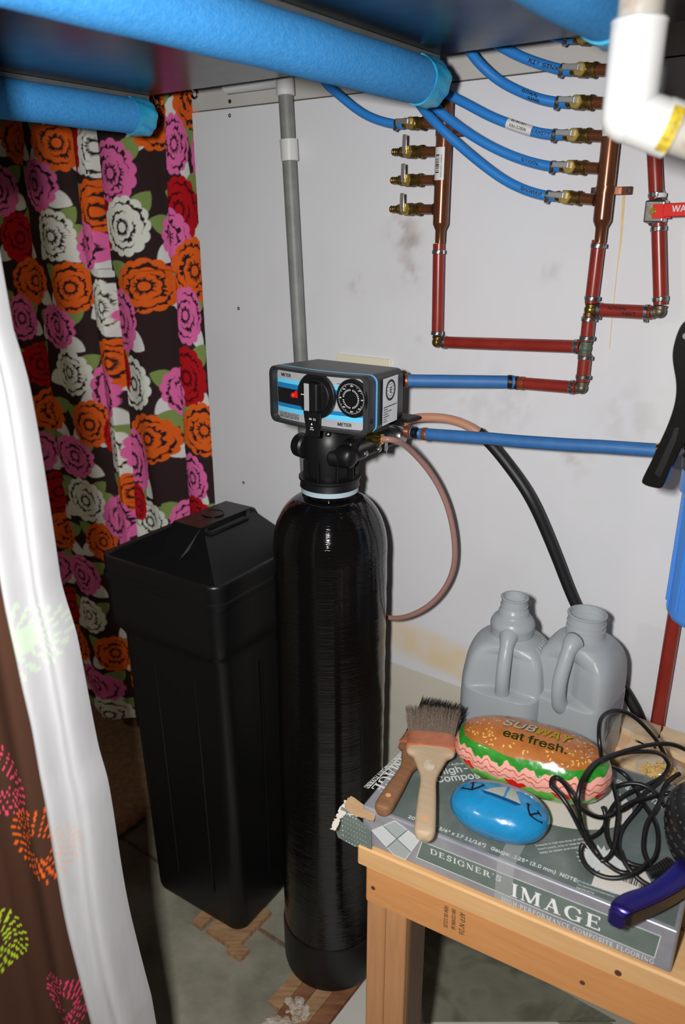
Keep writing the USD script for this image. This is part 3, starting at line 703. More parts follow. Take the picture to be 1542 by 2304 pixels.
for i, s in enumerate(("WATER CONDITIONING CONTROL VALVE", "MODEL", "VALVE SERIAL", "REGEN", "HARDNESS", "SALT", "DATE")):
    lb.append(sans(s, .0017, LBL(.011, -.0105 - .0042 * i, .0003), sx, Zv, width=min(.052, .0021 * len(s) + .006)))
ws.add("label_lettering", cat(lb), "black_print", parent=hd, smooth=False)
# back plate lip and yoke fittings at the rear right
ws.add("back_plate", cat(rbox(HO - HF * .121 + Zv * -.012, [HE, HF, Zv], [.095, .003, .050], .002), rbox(HO - HF * .12 + HE * .1 - Zv * .045, [HE, HF, Zv], [.022, .022, .003], .002)), "black_plastic", parent=hd)
def near(u, v, nn):
    r = ray(u, v); return EYE + r * (nn / (r @ M_))
pu = near(912, 855, 1.27)
ws.add("outlet_fitting", cat(cyl(pu - E * .04, pu + E * .001, .0155, 20, .002), cyl(pu - E * .012, pu - E * .002, .0175, 20, .002), rbox(pu - E * .03 - Zv * .02, [E, M_, Zv], [.012, .014, .03], .004)), "black_plastic", label="black outlet fitting behind the head")
pl_ = near(905, 981, 1.235)
pm = near(850, 1005, 1.19)
ws.add("meter_body", cat(cyl(vc + HE * .05 - HF * .01 - Zv * .004, pl_ - E * .02 - M_ * .004, .019, 22, .003)), "black_plastic")
ws.add("meter_coupling", cat(lathe(pl_ - E * .026, E + Zv * .0, [(0, .0165), (.004, .019), (.022, .0185), (.03, .0145)], 22)), "steel", smooth=35, label="grey metal coupling")
ws.add("retainer_clip", cat(bx(pm + E * .012 - Zv * .002, [E, M_, Zv], [.008, .002, .007], .0006), bx(pm + E * .018 + Zv * .004, [E, M_, Zv], [.0015, .006, .009], .0005)), "steel", label="bent steel retaining clip")
bf = at_plane(840, 985, vc + HF * .055 + HE * .03, HF)
bd = U_(HE + HF * .1)
ws.add("brine_fitting", cat(hexnut(bf - bd * .008, bd, .0085, .011), lathe(bf + bd * .003, bd, [(0, .0085), (.002, .0098), (.016, .0098), (.018, .007)], 18), cyl(bf - bd * .012, bf - bd * .006, .006, 14)), "bright_brass", smooth=30, label="shiny brass fitting for the clear tube")
ws.done()

# ================================================================== black brine bin with lid
pbr("bin_plastic", lin(18, 18, 19), .36, spec=.45, bump=.05, bscale=700)
bc = Thing("brine_tank", "square matt black lidded bin standing beside the tall glossy tank", "brine tank")
Be, Bg = U_((.251, -.166, 0)), U_((.166, .251, 0))
Be = U_((math.cos(math.radians(33)), -math.sin(math.radians(33)), 0)); Bg = np.array([-Be[1], Be[0], 0])
top_c = np.array([-.262, 1.462, 0]); bot_c = np.array([-.258, 1.508, 0])          # nearest corner at the rim and at the foot
WT, DT, WB, DB = .365, .335, .305, .285
bot_c = at_z(543, 2112, .016) * [1, 1, 0]
ctr_t = top_c - Be * WT / 2 + Bg * DT / 2; ctr_b = bot_c - Be * (WB / 2 + .004) + Bg * (DB / 2 + .004)
def sq(c, w, d, z, r, k=10):
    q = sbox(-w / 2 + r, -d / 2 + r, w / 2 - r, d / 2 - r).buffer(r, k); L = len(q.exterior.coords) - 1
    return [c + Be * x + Bg * y + Zv * z for x, y in list(q.exterior.coords)[:L]]
def loft(levels, caps=True):
    return rings(np.array([sq(*l) for l in levels]), None, None, caps)
ZL = 1.003
zs = .80
mixc = lambda t: ctr_b * (1 - t) + ctr_t * t
lv = [(ctr_b, WB - .03, DB - .03, .017, .03), (ctr_b, WB - .006, DB - .006, .022, .034), (ctr_b, WB, DB, .034, .036)]
lv += [(mixc(t * .62), WB + (WT - WB) * .30 * t, DB + (DT - DB) * .30 * t, .034 + (zs - .034) * t, .036) for t in (.25, .5, .75, 1)]
lv += [(mixc(.8), WT - .03, DT - .012, zs + .022, .034), (mixc(.9), WT - .012, DT - .006, zs + .034, .034), (ctr_t, WT - .008, DT - .006, zs + .06, .034), (ctr_t, WT - .008, DT - .006, ZL - .052, .034)]
bc.add("body", loft(lv), "bin_plastic", smooth=40)
for w in (-.05, .07):
    p = ctr_b - Bg * (DB / 2 + .003) + Be * w; q = mixc(.6) - Bg * (DB / 2 + .005) + Be * w * 1.05
    bc.add("rib", tube([p + Zv * .12, q + Zv * (zs - .05)], .0028, 8), "bin_plastic")
p = ctr_b + Be * (WB / 2 + .001) - Bg * .02; q = mixc(.6) + Be * (WB / 2 + .012) - Bg * .02
bc.add("rib", tube([p + Zv * .12, q + Zv * (zs - .04)], .0028, 8), "bin_plastic")
ld = [(ctr_t, WT - .01, DT - .01, ZL - .056, .032), (ctr_t, WT + .004, DT + .004, ZL - .055, .036), (ctr_t, WT + .006, DT + .006, ZL - .048, .037), (ctr_t, WT + .006, DT + .006, ZL - .042, .037), (ctr_t, WT - .001, DT - .001, ZL - .038, .036), (ctr_t, WT, DT, ZL - .005, .036), (ctr_t, WT - .006, DT - .006, ZL, .034), (ctr_t, WT - .02, DT - .02, ZL - .0005, .03), (ctr_t, WT - .024, DT - .024, ZL - .004, .03)]
lid = bc.add("lid", loft(ld), "bin_plastic", smooth=40, label="black lid with a raised carrying ridge")
# hipped top of the lid and the flat ridge running back
def LP(x, y, z): return ctr_t + Be * x + Bg * y + Zv * (ZL + z)
w, d = WT / 2 - .014, DT / 2 - .014
hip = np.array([LP(-w, -d, -.006), LP(w, -d, -.006), LP(w, d, -.006), LP(-w, d, -.006), LP(-.045, -.052, .062), LP(.05, -.052, .062), LP(.05, d * .8, .062), LP(-.045, d * .8, .062)])
bc.add("hip_top", trimesh.convex.convex_hull(hip), "bin_plastic", parent=lid, smooth=False)
rd = np.array([LP(-.032, -.098, .030), LP(.040, -.098, .030), LP(-.038, -.058, .076), LP(.046, -.058, .076), LP(-.038, d * .80, .072), LP(.046, d * .80, .072), LP(-.05, d, .02), LP(.055, d, .02), LP(-.022, -.128, .008), LP(.03, -.128, .008)])
bc.add("handle_ridge", trimesh.convex.convex_hull(rd), "bin_plastic", parent=lid, smooth=False)
bc.add("finger_well", cat(lathe(LP(.004, .03, .0755), Zv, [(0, .026), (.0018, .026), (.0022, .0235), (.0006, .022)], 32)), "bin_plastic", parent=lid)
hl = [LP(.047, -.050, .068), LP(.058, -.04, .058), LP(.060, d * .55, .058), LP(.048, d * .65, .068)]
bc.add("handle_lip", tube(hl, .006, 10), "bin_plastic", parent=lid)
bc.done()

# ================================================================== boards under the tanks
pbr("scrap_wood", lin(190, 152, 112), .7, color2=lin(158, 118, 82), vscale=14, stretch=(1, 8, 1), bump=.15, bscale=60)
pbr("red_wood", lin(158, 110, 78), .6, color2=lin(122, 76, 50), vscale=10, stretch=(1, 6, 1))
pbr("white_crust", lin(214, 204, 188), .9, color2=lin(180, 160, 138), vscale=90, bump=1.0, bscale=160)
def board(name, label, group, pts, z0, z1, material, cat_="wood board", bev=.002):
    """A flat board from its outline on the floor."""
    t = Thing(name, label, cat_, group)
    po = Polygon([(p @ E, p @ M_) for p in pts])
    t.add(name, prism(po, Zv * z0, E, M_, z1 - z0), material, smooth=False); t.done()
def gbox(u, v, z, w, l, rot=0.0):
    """Corner points of a board whose near-left corner shows at (u, v): w along the wall, l back towards it."""
    p = at_z(u, v, z); a = E * math.cos(rot) + M_ * math.sin(rot); b = -E * math.sin(rot) + M_ * math.cos(rot)
    return [p, p + a * w, p + a * w + b * l, p + b * l]
board("wood_block", "short wood block under the black bin, leftmost of the pieces there", "wood blocks under the black bin", gbox(432, 2072, .014, .034, .12), .001, .015, "scrap_wood")
board("wood_block", "pale wood board under the front of the black bin, between two small blocks", "wood blocks under the black bin", gbox(465, 2092, .014, .098, .14), .001, .015, "scrap_wood")
board("wood_block", "small wood block poking out under the front corner of the black bin", "wood blocks under the black bin", gbox(510, 2138, .013, .046, .034, .03), .001, .0145, "scrap_wood")
board("wood_block", "wood board hidden under the back of the black bin", "wood blocks under the black bin", [ctr_b - Be * .12 + Bg * .02, ctr_b + Be * .12 + Bg * .02, ctr_b + Be * .12 + Bg * .10, ctr_b - Be * .12 + Bg * .10], .001, .015, "scrap_wood")
def plank(label, u, v, w, l, material, z1=.015):
    board("wood_plank", label, "wood planks under the tall tank", gbox(u, v, z1, w, l), .002, z1, material)
q0 = at_z(604, 2252, .015); s_, n_ = q0 @ E, q0 @ M_
s0w = float(at_z(738, 2304, .010) @ E) + .004; pw_ = (s0w - s_ - .002) / 4
def plank_sn(label, s0, s1, n0, n1, material, z1=.015):
    board("wood_plank", label, "wood planks under the tall tank", [SN(s0, n0, 0), SN(s1, n0, 0), SN(s1, n1, 0), SN(s0, n1, 0)], .002, z1, material)
plank_sn("leftmost wood plank under the tall black tank", s_, s_ + pw_ - .002, n_, n_ + .27, "scrap_wood")
plank_sn("second wood plank from the left under the tall black tank, its front edge stained red", s_ + pw_, s_ + 2 * pw_ - .002, n_ - .026, n_ + .27, "red_wood", .0145)
plank_sn("third wood plank from the left under the tall black tank, half covered in white crust", s_ + 2 * pw_, s_ + 3 * pw_ - .002, n_ - .045, n_ + .27, "scrap_wood", .0148)
plank_sn("rightmost wood plank under the tall black tank, next to the white board", s_ + 3 * pw_, s0w - .002, n_ - .10, n_ + .27, "red_wood", .015)
cr = Thing("plaster_crust", "crumbly white crust stuck on the floor before the tall tank's wood planks", "plaster", kind="stuff")
cm = []
rc = np.random.default_rng(3)
for (u, v, ru, rv, k) in ((630, 2292, 30, 10, 70), (672, 2258, 15, 15, 40), (652, 2245, 6, 8, 6), (682, 2275, 10, 8, 8), (610, 2302, 14, 6, 8)):
    for _ in range(k):
        x, y = rc.normal(0, .5, 2); p = at_z(u + x * ru, v + y * rv, .03)
        inb = s_ < p @ E < s0w and p @ M_ > n_ - .09
        p[2] = .015 if inb else .002
        m = trimesh.creation.icosphere(2, 1.0); m.vertices *= (.6 + .8 * meshkit.noise(m.vertices * 2.1 + rc.uniform(0, 50, 3), 3))[:, None]; m.vertices *= rc.uniform(.002, .0075) * np.array([1.2, 1.2, .5]); m.vertices *= 1 + .25 * (rc.random((len(m.vertices), 1)) - .5); m.apply_translation(p); cm.append(m)
cr.add("crust", cat(cm), "white_crust", smooth=40); cr.done()

# ================================================================== plumbing on the wall
pbr("copper", lin(128, 78, 50), .24, .5, color2=lin(104, 62, 40), vscale=18, detail=6, stretch=(1, 1, .35))
pbr("old_brass", lin(148, 120, 66), .34, .85, color2=lin(110, 84, 44), vscale=90)
pbr("pale_brass", lin(206, 176, 98), .35, .8)
pbr("tin_handle", lin(206, 200, 190), .35, .8)
pbr("clamp_steel", lin(176, 178, 178), .3, .95, color2=lin(120, 120, 122), vscale=120)
pbr("grey_fitting", lin(120, 112, 92), .45, .7, color2=lin(88, 84, 76), vscale=70)
pbr("green_fitting", lin(84, 112, 98), .6, .35, color2=lin(96, 92, 74), vscale=60)
pbr("sticker", lin(212, 210, 208), .55)
pbr("marker_ink", lin(6, 8, 22), .6)
pbr("dark_marker", lin(30, 6, 6), .6)
pbr("grey_conduit", lin(128, 130, 126), .5, color2=lin(112, 114, 110), vscale=25)
pbr("white_pvc", lin(208, 208, 206), .3)
pbr("stained_pvc", lin(178, 173, 163), .35, color2=lin(150, 116, 80), vscale=18, band=(.58, .8))
pbr("yellow_sticker", lin(214, 186, 40), .5, color2=lin(150, 132, 50), vscale=180)
OFF = .045

def hose_clamp(t, p, d, r, parent=None, ear=None, name="clamp"):
    """A crimped steel band with its ear, on a hose of radius r."""
    d = U_(d); ear = U_(ear if ear is not None else -Zv); ear = U_(ear - d * (ear @ d)); w = np.cross(d, ear)
    m = cat(pipe_ring(p, d, r + .0003, .0072, .0011), bx(np.array(p) + ear * (r + .0026), [d, w, ear], [.0034, .0026, .0022], .0006), cyl(np.array(p) + ear * (r + .0012) - w * .0018 - d * .002, np.array(p) + ear * (r + .0012) - w * .0018 + d * .002, .0018, 8))
    t.add(name, m, "clamp_steel", smooth=30, parent=parent)

def valve(t, tip, end, opened):
    """Quarter-turn brass valve from its barbed tip to the copper stub soldered in the manifold."""
    tip, end = np.array(tip), np.array(end); a = U_(end - tip); L = np.linalg.norm(end - tip); k = L / .083
    n = -M_; up = np.cross(a, n) if np.cross(a, n)[2] > 0 else -np.cross(a, n)
    barb = [(0, .0052), (.002, .0066), (.004, .0056), (.006, .0066), (.008, .0056), (.010, .0066), (.012, .0056), (.0145, .0056)]
    rest = [(.015, .0086), (.019, .0090), (.0205, .0072), (.023, .0080), (.026, .0105), (.042, .0112), (.044, .0100), (.052, .0104), (.0535, .0116), (.0585, .0116), (.0595, .0092)]
    b = t.add("valve", lathe(tip, a, [(x * k, r) for x, r in barb + rest], 18), "old_brass", smooth=30, label="brass quarter-turn valve")
    t.add("copper_stub", lathe(tip + a * .0592 * k, a, [(0, .0086), (L - .0592 * k - .004, .0086), (L - .0592 * k, .0105)], 18), "copper", parent=b)
    c = tip + a * .0335 * k
    t.add("bonnet", lathe(c + n * .007, n, [(0, .0100), (.0045, .0100), (.0055, .0094), (.0056, .004), (.0075, .0035)], 24), "pale_brass", parent=b, smooth=30)
    d = -a if opened else up
    s = np.cross(n, d)
    pts = [(-.004, -.0042), (.006, -.0046), (.0095, -.0046), (.026, -.0040), (.0275, -.002), (.0275, .002), (.026, .0040), (.006, .0046), (-.004, .0042)]
    off_c = c + (up * .002 if opened else -a * .0035)
    t.add("handle", cat(prism(Polygon(pts), off_c + n * .0143, d, np.cross(n, d), .0014), bx(off_c + n * .0158 + d * .0145, [d, s, n], [.0128, .0042, .0016], .0008)), "tin_handle", parent=b, smooth=30)
    return c, a

def manifold(name, label, axis_px, bottom, z_top, r, sticker_px, strap_px, valves, taper):
    t = Thing(name, label, "manifold", "copper manifolds on the white panel")
    pb = at_wall(*bottom, OFF); ax = np.array([pb[0], pb[1], 0])
    zt = z_top; zb = pb[2]
    t.add("copper_body", lathe(ax + Zv * zb, Zv, [(0, r * .62), (.022, r * .64), (.032, r * .98), (.036, r), (zt - zb - .012, r), (zt - zb - .004, r * .86), (zt - zb, r * .5)], 30), "copper", smooth=35)
    for (tip, end, opened) in valves:
        pt, pe = at_wall(*tip, OFF), at_wall(*end, OFF)
        valve(t, pt, pe, opened)
    # paper sticker wrapped on the pipe
    (u0, v0), (u1, v1) = sticker_px
    za, zb2 = at_wall(u0, v0, OFF + r)[2], at_wall(u1, v1, OFF + r)[2]
    th = np.radians(np.linspace(-55, 38, 14)); x0 = E; n0 = -M_
    P = np.array([[ax + Zv * z + (r + .0004) * (math.sin(a) * x0 + math.cos(a) * n0) for z in np.linspace(zb2, za, 6)] for a in th])
    sk = t.add("sticker", grid(P), "sticker", smooth=True, label="white bar code sticker")
    rr = np.random.default_rng(5); bars = []
    z = zb2 + .012
    while z < za - .012:
        h = rr.choice([.0008, .0013, .002]);
        aa = np.radians(np.linspace(-30, 2, 6)); bars.append(grid(np.array([[ax + Zv * zz_ + (r + .0007) * (math.sin(a) * x0 + math.cos(a) * n0) for zz_ in (z, z + h)] for a in aa])))
        z += h + rr.choice([.0008, .0014, .0022])
    t.add("bar_code", cat(bars), "black_print", parent=sk, smooth=False, kind="stuff")
    tx = []
    for aa, txt in ((12, "WARRANTY VOID IF MIXED"),):
        a = math.radians(aa); o = ax + (r + .0007) * (math.sin(a) * x0 + math.cos(a) * n0) + Zv * (za - .012)
        tx.append(sans(txt, .0026, o, -Zv, math.cos(a) * x0 - math.sin(a) * n0, width=(za - zb2) * .7))
    t.add("lettering", cat(tx), "black_print", parent=sk, smooth=False)
    for (u, v, w) in strap_px:
        p = at_wall(u, v, OFF); zc = p[2]
        P = []
        st = t.add("strap", cat(lathe(ax + Zv * (zc - .006), Zv, [(0, r + .0014), (.012, r + .0014)], 26),
                                bx(ax * [1, 1, 0] + Zv * zc - M_ * -.030, [E, M_, Zv], [w, .0015, .0062], .001), bx(ax + Zv * zc + M_ * .016, [E, M_, Zv], [r * .9, .014, .006], .001)), "copper", smooth=30, label="copper strap on the wall")
        for sg in (-1, 1):
            t.add("strap_screw", lathe(ax + Zv * zc + M_ * .0288 + E * sg * (w - .006), -M_, [(0, .0045), (.002, .004), (.0022, .0018), (.0012, .0012)], 12), "screw_steel", parent=st)
    t.done(); return ax
left_ax = manifold("copper_manifold", "shorter copper manifold with four brass valves, nearest the middle of the white panel", None, (990, 547), at_wall(1005, 214, OFF)[2], .0143,
    ((998, 330), (992, 405)), ((1000, 297, .034),),
    [((893, 277), (985, 278), True), ((883.6, 342), (984, 341), False), ((881, 406), (980.5, 404.6), False), ((879, 470.6), (977, 470.6), False)], None)
right_ax = manifold("copper_manifold", "longer copper manifold whose brass valves feed the marked blue hoses, at the upper right", None, (1350, 545), at_wall(1388, 60, OFF)[2], .0143,
    ((1380, 235), (1374, 305)), ((1372, 428, .034),),
    [((1275, 85), (1381, 84), True), ((1268, 157), (1375, 157.5), True), ((1257, 229), (1369.5, 231.7), True), ((1251.5, 303), (1361, 306), True), ((1245, 374), (1350, 378.6), True), ((1235, 440), (1339, 449), True)], None)

HR = .0079
def hose(label, px, clamp_at, text, tpx, th, up2=None, sticker=None):
    """px: (u, v, offset from the wall)."""
    t = Thing("blue_hose", label, "hose", "blue hoses on the copper manifolds")
    pts = [at_wall(u, v, o) for u, v, o in px]
    path = spline(pts, 70)
    t.add("hose", tube(path, HR, 18), "blue_pex", smooth=True)
    cp_ = at_wall(*clamp_at, OFF); i = int(np.argmin(np.linalg.norm(path - cp_, axis=1))); d = path[max(i - 1, 0)] - path[min(i + 1, 69)]
    hose_clamp(t, path[i], d, HR, ear=-Zv - M_ * .5)
    def on(uv):
        q = at_wall(uv[0], uv[1], OFF); r = U_(q - EYE)
        dd = [np.linalg.norm(np.cross(p - EYE, r)) for p in path]; return int(np.argmin(dd))
    for s, (uv, w_px, hh, rise) in zip(text, tpx):
        i = on(uv); c = path[i]; x = U_(path[max(i - 2, 0)] - path[min(i + 2, 69)])
        if x @ E < 0: x = -x
        tow = U_(EYE - c); y = U_(np.cross(tow, x)); z = np.cross(x, y)
        m = meshkit.text_mesh(s, hh, depth=.0003, bold=True); q = m.vertices; k = (w_px * 1.35 / FPX) / m.extents[0]
        q[:, 0] = (q[:, 0] - m.bounds[0, 0]) * k; q[:, 1] += rise
        q[:, 1] += .0007 * np.sin(q[:, 0] * 900)
        a = q[:, 1] / (HR + .0003)
        W = c + q[:, :1] * x + (HR + .0002 + q[:, 2:3]) * (np.cos(a)[:, None] * z + np.sin(a)[:, None] * y)
        # follow the bend of the hose
        j = np.clip(np.round(i + (q[:, 0] / np.linalg.norm(path[min(i + 1, 69)] - path[i - 1]) * 2 * (1 if (path[min(i + 1, 69)] - path[i]) @ x > 0 else -1))), 0, 69).astype(int)
        proj_ = path[j] - (c + ((path[j] - c) @ x)[:, None] * x)
        W = W + proj_
        t.add("handwriting", trimesh.Trimesh(W, m.faces, process=False), "marker_ink", smooth=False, label="handwritten " + s.lower())
    if sticker:
        i = on(sticker[0]); j = on(sticker[1]); a_, b_ = min(i, j), max(i, j)
        sub = path[a_:b_ + 1]; P = []
        for q in range(len(sub)):
            dx = U_(path[min(a_ + q + 1, 69)] - path[a_ + q - 1]); tow = U_(EYE - sub[q]); y = U_(np.cross(tow, dx)); z = np.cross(dx, y); z = z if z @ tow > 0 else -z
            P.append([sub[q] + (HR + .0003) * (math.cos(a) * z + math.sin(a) * y) for a in np.radians(np.linspace(-80, 80, 12))])
        P = np.array(P); sk = t.add("sticker", grid(P), "sticker", smooth=True, label="white printed sticker")
        c = P[len(sub) // 2][4]; x = U_(sub[-1] - sub[0]); x = x if x @ E < 0 else -x
        tow = U_(EYE - c); y = U_(np.cross(tow, x)); 
        t.add("sticker_lettering", sans("NIBCO PEX", .0042, c - x * .016 + y * .002 + tow * .0002, x, y, bold=True, width=.030), "black_print", parent=sk, smooth=False)
        for k in range(9):
            t.add("bar", bx(c - x * (.012 - .003 * k) - y * .0034 - tow * .0005, [x, y, tow], [.0004 + .0003 * (k % 3), .0014, .0004], .0001), "black_print", parent=sk, smooth=False)
    t.done()
hose("blue hose marked kit sink on the longer manifold, just under the duct", [(1290, 158, OFF), (1266, 157, OFF), (1220, 145, .05), (1174, 128, .055), (1130, 106, .06), (1098, 82, .07), (1070, 45, .08), (1056, 5, .085)], (1268, 157), ["KIT SINK"], [((1195, 137), 68, .0056, -.003)], .006)
hose("blue hose at the very top of the longer manifold, mostly hidden by the duct", [(1296, 86, OFF), (1270, 85, OFF), (1236, 76, .05), (1200, 60, .056), (1160, 30, .065), (1140, 0, .07)], (1275, 85), [], [], .005)
hose("blue hose marked down sink, below the kit sink one on the longer manifold", [(1280, 232, OFF), (1256, 230, OFF), (1221, 224, .05), (1171, 206, .055), (1121, 179, .06), (1083, 146, .07), (1058, 115, .075), (1030, 60, .085), (1020, 10, .09)], (1257, 229), ["DOWN", "SINK"], [((1177, 208), 36, .0042, .0008), ((1192, 214), 28, .0040, -.0058)], .005)
hose("blue hose marked vanity with a white sticker, on the longer manifold", [(1272, 303, OFF), (1248, 303, OFF), (1210, 298, .05), (1160, 283, .058), (1105, 262, .065), (1051, 234, .07), (1000, 207, .075), (965, 180, .09), (940, 140, .108), (930, 100, .118)], (1251, 303), ["VANITY"], [((1198, 296), 42, .0045, -.002)], .005, sticker=((1142, 279), (1196, 295)))
hose("blue hose marked stool, on the longer manifold, between the vanity and shower ones", [(1264, 374, OFF), (1240, 374, OFF), (1196, 365, .05), (1141, 346, .056), (1081, 316, .065), (1024, 278, .072), (982, 243, .078), (950, 202, .084), (932, 150, .088), (922, 110, .088)], (1245, 374), ["STOOL"], [((1176, 358), 42, .0042, -.002)], .005)
hose("blue hose marked shower, lowest on the longer manifold", [(1254, 442, OFF), (1230, 440, OFF), (1196, 432, .05), (1141, 408, .056), (1081, 366, .065), (1031, 324, .072), (990, 286, .08), (952, 244, .078), (928, 205, .070), (908, 150, .066)], (1235, 440), ["SHOWER"], [((1173, 422), 50, .0046, -.002)], .005)
hose("unmarked blue hose from the top valve of the shorter manifold up behind the duct", [(908, 280, OFF), (890, 279, OFF), (861, 273, .05), (821, 257, .055), (785, 232, .06), (755, 207, .065), (732, 185, .07), (715, 150, .08), (708, 110, .085)], (893, 279), [], [], .005)

# ---- red and blue pipes
PR = .0112
def run(label, p0, p1, material, r=PR, clamps=(), rings_=(), text=None, o0=.03, o1=None, name="pipe", ear=None, pts=None):
    a, b = at_wall(*p0, o0), at_wall(*p1, o0 if o1 is None else o1)
    t = Thing(name, label, "pipe", "red and blue plastic pipes on the white panel")
    path = np.linspace(a, b, 8) if pts is None else spline([at_wall(*q) for q in pts], 40)
    t.add("pipe", tube(path, r, 20), material, smooth=40)
    d = U_(path[-1] - path[0])
    for k in clamps: hose_clamp(t, a + (b - a) * k, d, r, ear=ear if ear is not None else (-Zv if abs(d[2]) < .5 else -M_ * .3 + E))
    for k, m in rings_: t.add("crimp_ring", pipe_ring(a + (b - a) * k, d, r, .0085, .0012), m, smooth=30)
    if text:
        x = d if d @ E > 0 else -d
        for s, k, h, w, rise in text:
            c = a + (b - a) * k; tow = U_(EYE - c); y = U_(np.cross(tow, x)); z = np.cross(x, y)
            m = meshkit.text_mesh(s, h, depth=.0003, bold=True); q = m.vertices; q[:, 0] *= w / m.extents[0]; q[:, 1] += rise + .0006 * np.sin(q[:, 0] * 800)
            an = q[:, 1] / (r + .0003)
            t.add("handwriting", trimesh.Trimesh(c + q[:, :1] * x + (r + .0002 + q[:, 2:3]) * (np.cos(an)[:, None] * z + np.sin(an)[:, None] * y), m.faces, process=False), "dark_marker", smooth=False)
    t.done(); return a, b
def fitting(name, label, cat_, arms, material, c, r=.0092):
    t = Thing(name, label, cat_, "elbows and tees between the red pipes")
    P = at_wall(*c, .03); ms = [trimesh.creation.icosphere(2, r * 1.12).apply_translation(P)]
    for q in arms:
        Q = at_wall(*q, .03); d = U_(Q - P); L = np.linalg.norm(Q - P)
        ms.append(lathe(P, d, [(0, r), (L * .72, r * 1.0), (L * .74, r * 1.12), (L, r * 1.12)], 18))
    t.add("fitting", cat(ms), material, smooth=35); t.done()
run("red pipe rising to the foot of the shorter copper manifold", (988, 548), (984.5, 752), "red_pex", clamps=(.09, .985))
fitting("pipe_elbow", "brass elbow at the lower left corner of the red pipes", "pipe fitting", [(985, 757), (996, 769)], "old_brass", (984, 770))
run("long level red pipe between the brass elbow and the green tee", (999, 770), (1306, 780), "red_pex", clamps=(.006, .975), ear=-M_)
fitting("pipe_tee", "green corroded tee below the longer manifold", "pipe fitting", [(1308, 781), (1320, 769), (1316, 798)], "green_fitting", (1318, 783))
run("red pipe under the foot of the longer copper manifold", (1348, 540), (1331, 682), "red_pex", clamps=(.09, .92))
fitting("pipe_tee", "brass tee where the short marked pipe joins below the longer manifold", "pipe fitting", [(1331, 684), (1326, 710), (1343, 697)], "old_brass", (1328.5, 697))
run("short red pipe between the brass tee and the green tee", (1326, 711), (1320, 768), "red_pex", clamps=(.12, .86))
run("short red pipe between the green tee and the grey elbow", (1317, 798), (1311, 858), "red_pex", clamps=(.1, .82))
fitting("pipe_elbow", "grey elbow at the lower right corner of the red pipes", "pipe fitting", [(1311, 859), (1299, 872)], "grey_fitting", (1309, 873))
run("short red pipe joined to the upper blue pipe by a copper band", (1160, 861), (1298, 872), "red_pex", clamps=(.93,), rings_=((.12, "copper_ring"), (.02, "black_plastic")), ear=-M_)
run("level blue pipe from the rear of the control head, with a black band", (909, 856), (1159, 859.5), "dull_blue_pex", r=.0118, rings_=((.02, "copper_ring"), (.955, "black_plastic")), o0=.125, o1=.032)
run("short red pipe with handwriting between the brass tee and the ball valve pipe", (1345, 697), (1467, 703), "red_pex", clamps=(.04, .91), text=[("RETURN", .22, .0045, .030, .001), ("HOT", .50, .0052, .022, -.0065)], ear=-Zv)
fitting("pipe_elbow", "grey elbow under the ball valve pipe", "pipe fitting", [(1468, 703), (1487, 688)], "grey_fitting", (1485, 701))
run("red pipe below the ball valve with the red lever", (1482, 500), (1487, 685), "red_pex", clamps=(.08, .93), ear=-M_)
run("red pipe above the ball valve, rising behind the white elbow", (1466, 200), (1478, 449), "red_pex", clamps=(.955,), ear=-M_)

bv = Thing("ball_valve", "ball valve with a red lever on the red pipe at the right edge", "valve")
pc = at_wall(1479.5, 476, .03)
bv.add("body", cat(lathe(pc - Zv * .021, Zv, [(0, .0105), (.004, .0125), (.008, .0155), (.014, .0165), (.028, .0165), (.034, .0155), (.038, .0125), (.042, .0105)], 8), rbox(pc - M_ * .006, [E, M_, Zv], [.0155, .012, .0165], .003)), "steel", smooth=30, label="dark metal valve body")
bv.add("packing", pipe_ring(pc + Zv * .024, Zv, .0095, .007, .0015), "sticker", label="white thread tape")
bv.add("stem_nut", cat(hexnut(pc - M_ * .018, -M_, .0062, .006), lathe(pc - M_ * .024, -M_, [(0, .004), (.003, .0035)], 12)), "bright_brass")
le = bv.add("lever", cat(bx(pc - M_ * .0195 + E * .012, [E, M_, Zv], [.014, .0012, .0105], .0006), bx(pc - M_ * .030 + E * .075 + Zv * .003, [U_(E + Zv * .03), M_, U_(Zv - E * .03)], [.058, .0022, .0098], .001), bx(pc - M_ * .0245 + E * .021, [E, M_, Zv], [.0015, .0068, .0098], .0006)), "red_knob", label="red lever")
bv.add("lettering", sans("WATTS", .0085, pc - M_ * .0323 + E * .030 - Zv * .001, U_(E + Zv * .03), U_(Zv - E * .03), bold=True, width=.045), "sticker", parent=le, smooth=False)
bv.done()

# ---- lower blue pipe to the filter and the filter itself
b0 = near(949, 976, 1.262); b1 = near(1478, 1013, 1.30)
t = Thing("pipe", "lower blue pipe from the softener valve to the blue filter", "pipe")
path = np.linspace(b0, b1, 10); path[4:7] -= Zv * .0012
t.add("pipe", tube(path, .0112, 20), "dull_blue_pex", smooth=40)
for k, m in ((.018, "copper_ring"),): t.add("crimp_ring", pipe_ring(b0 + (b1 - b0) * k, b1 - b0, .0112, .009, .0012), m)
q = near(925, 972, 1.252)
t.add("coupling", cat(lathe(q - E * .01, U_(b0 - q), [(0, .0115), (.012, .0118), (.014, .0095), (.032, .0095)], 18)), "dull_blue_pex", smooth=30)
t.add("crimp_ring", pipe_ring(q - E * .004, E, .0117, .008, .0013), "copper_ring"); t.add("crimp_ring", pipe_ring(q + E * .008, E, .0098, .008, .0013), "black_plastic")
t.done()

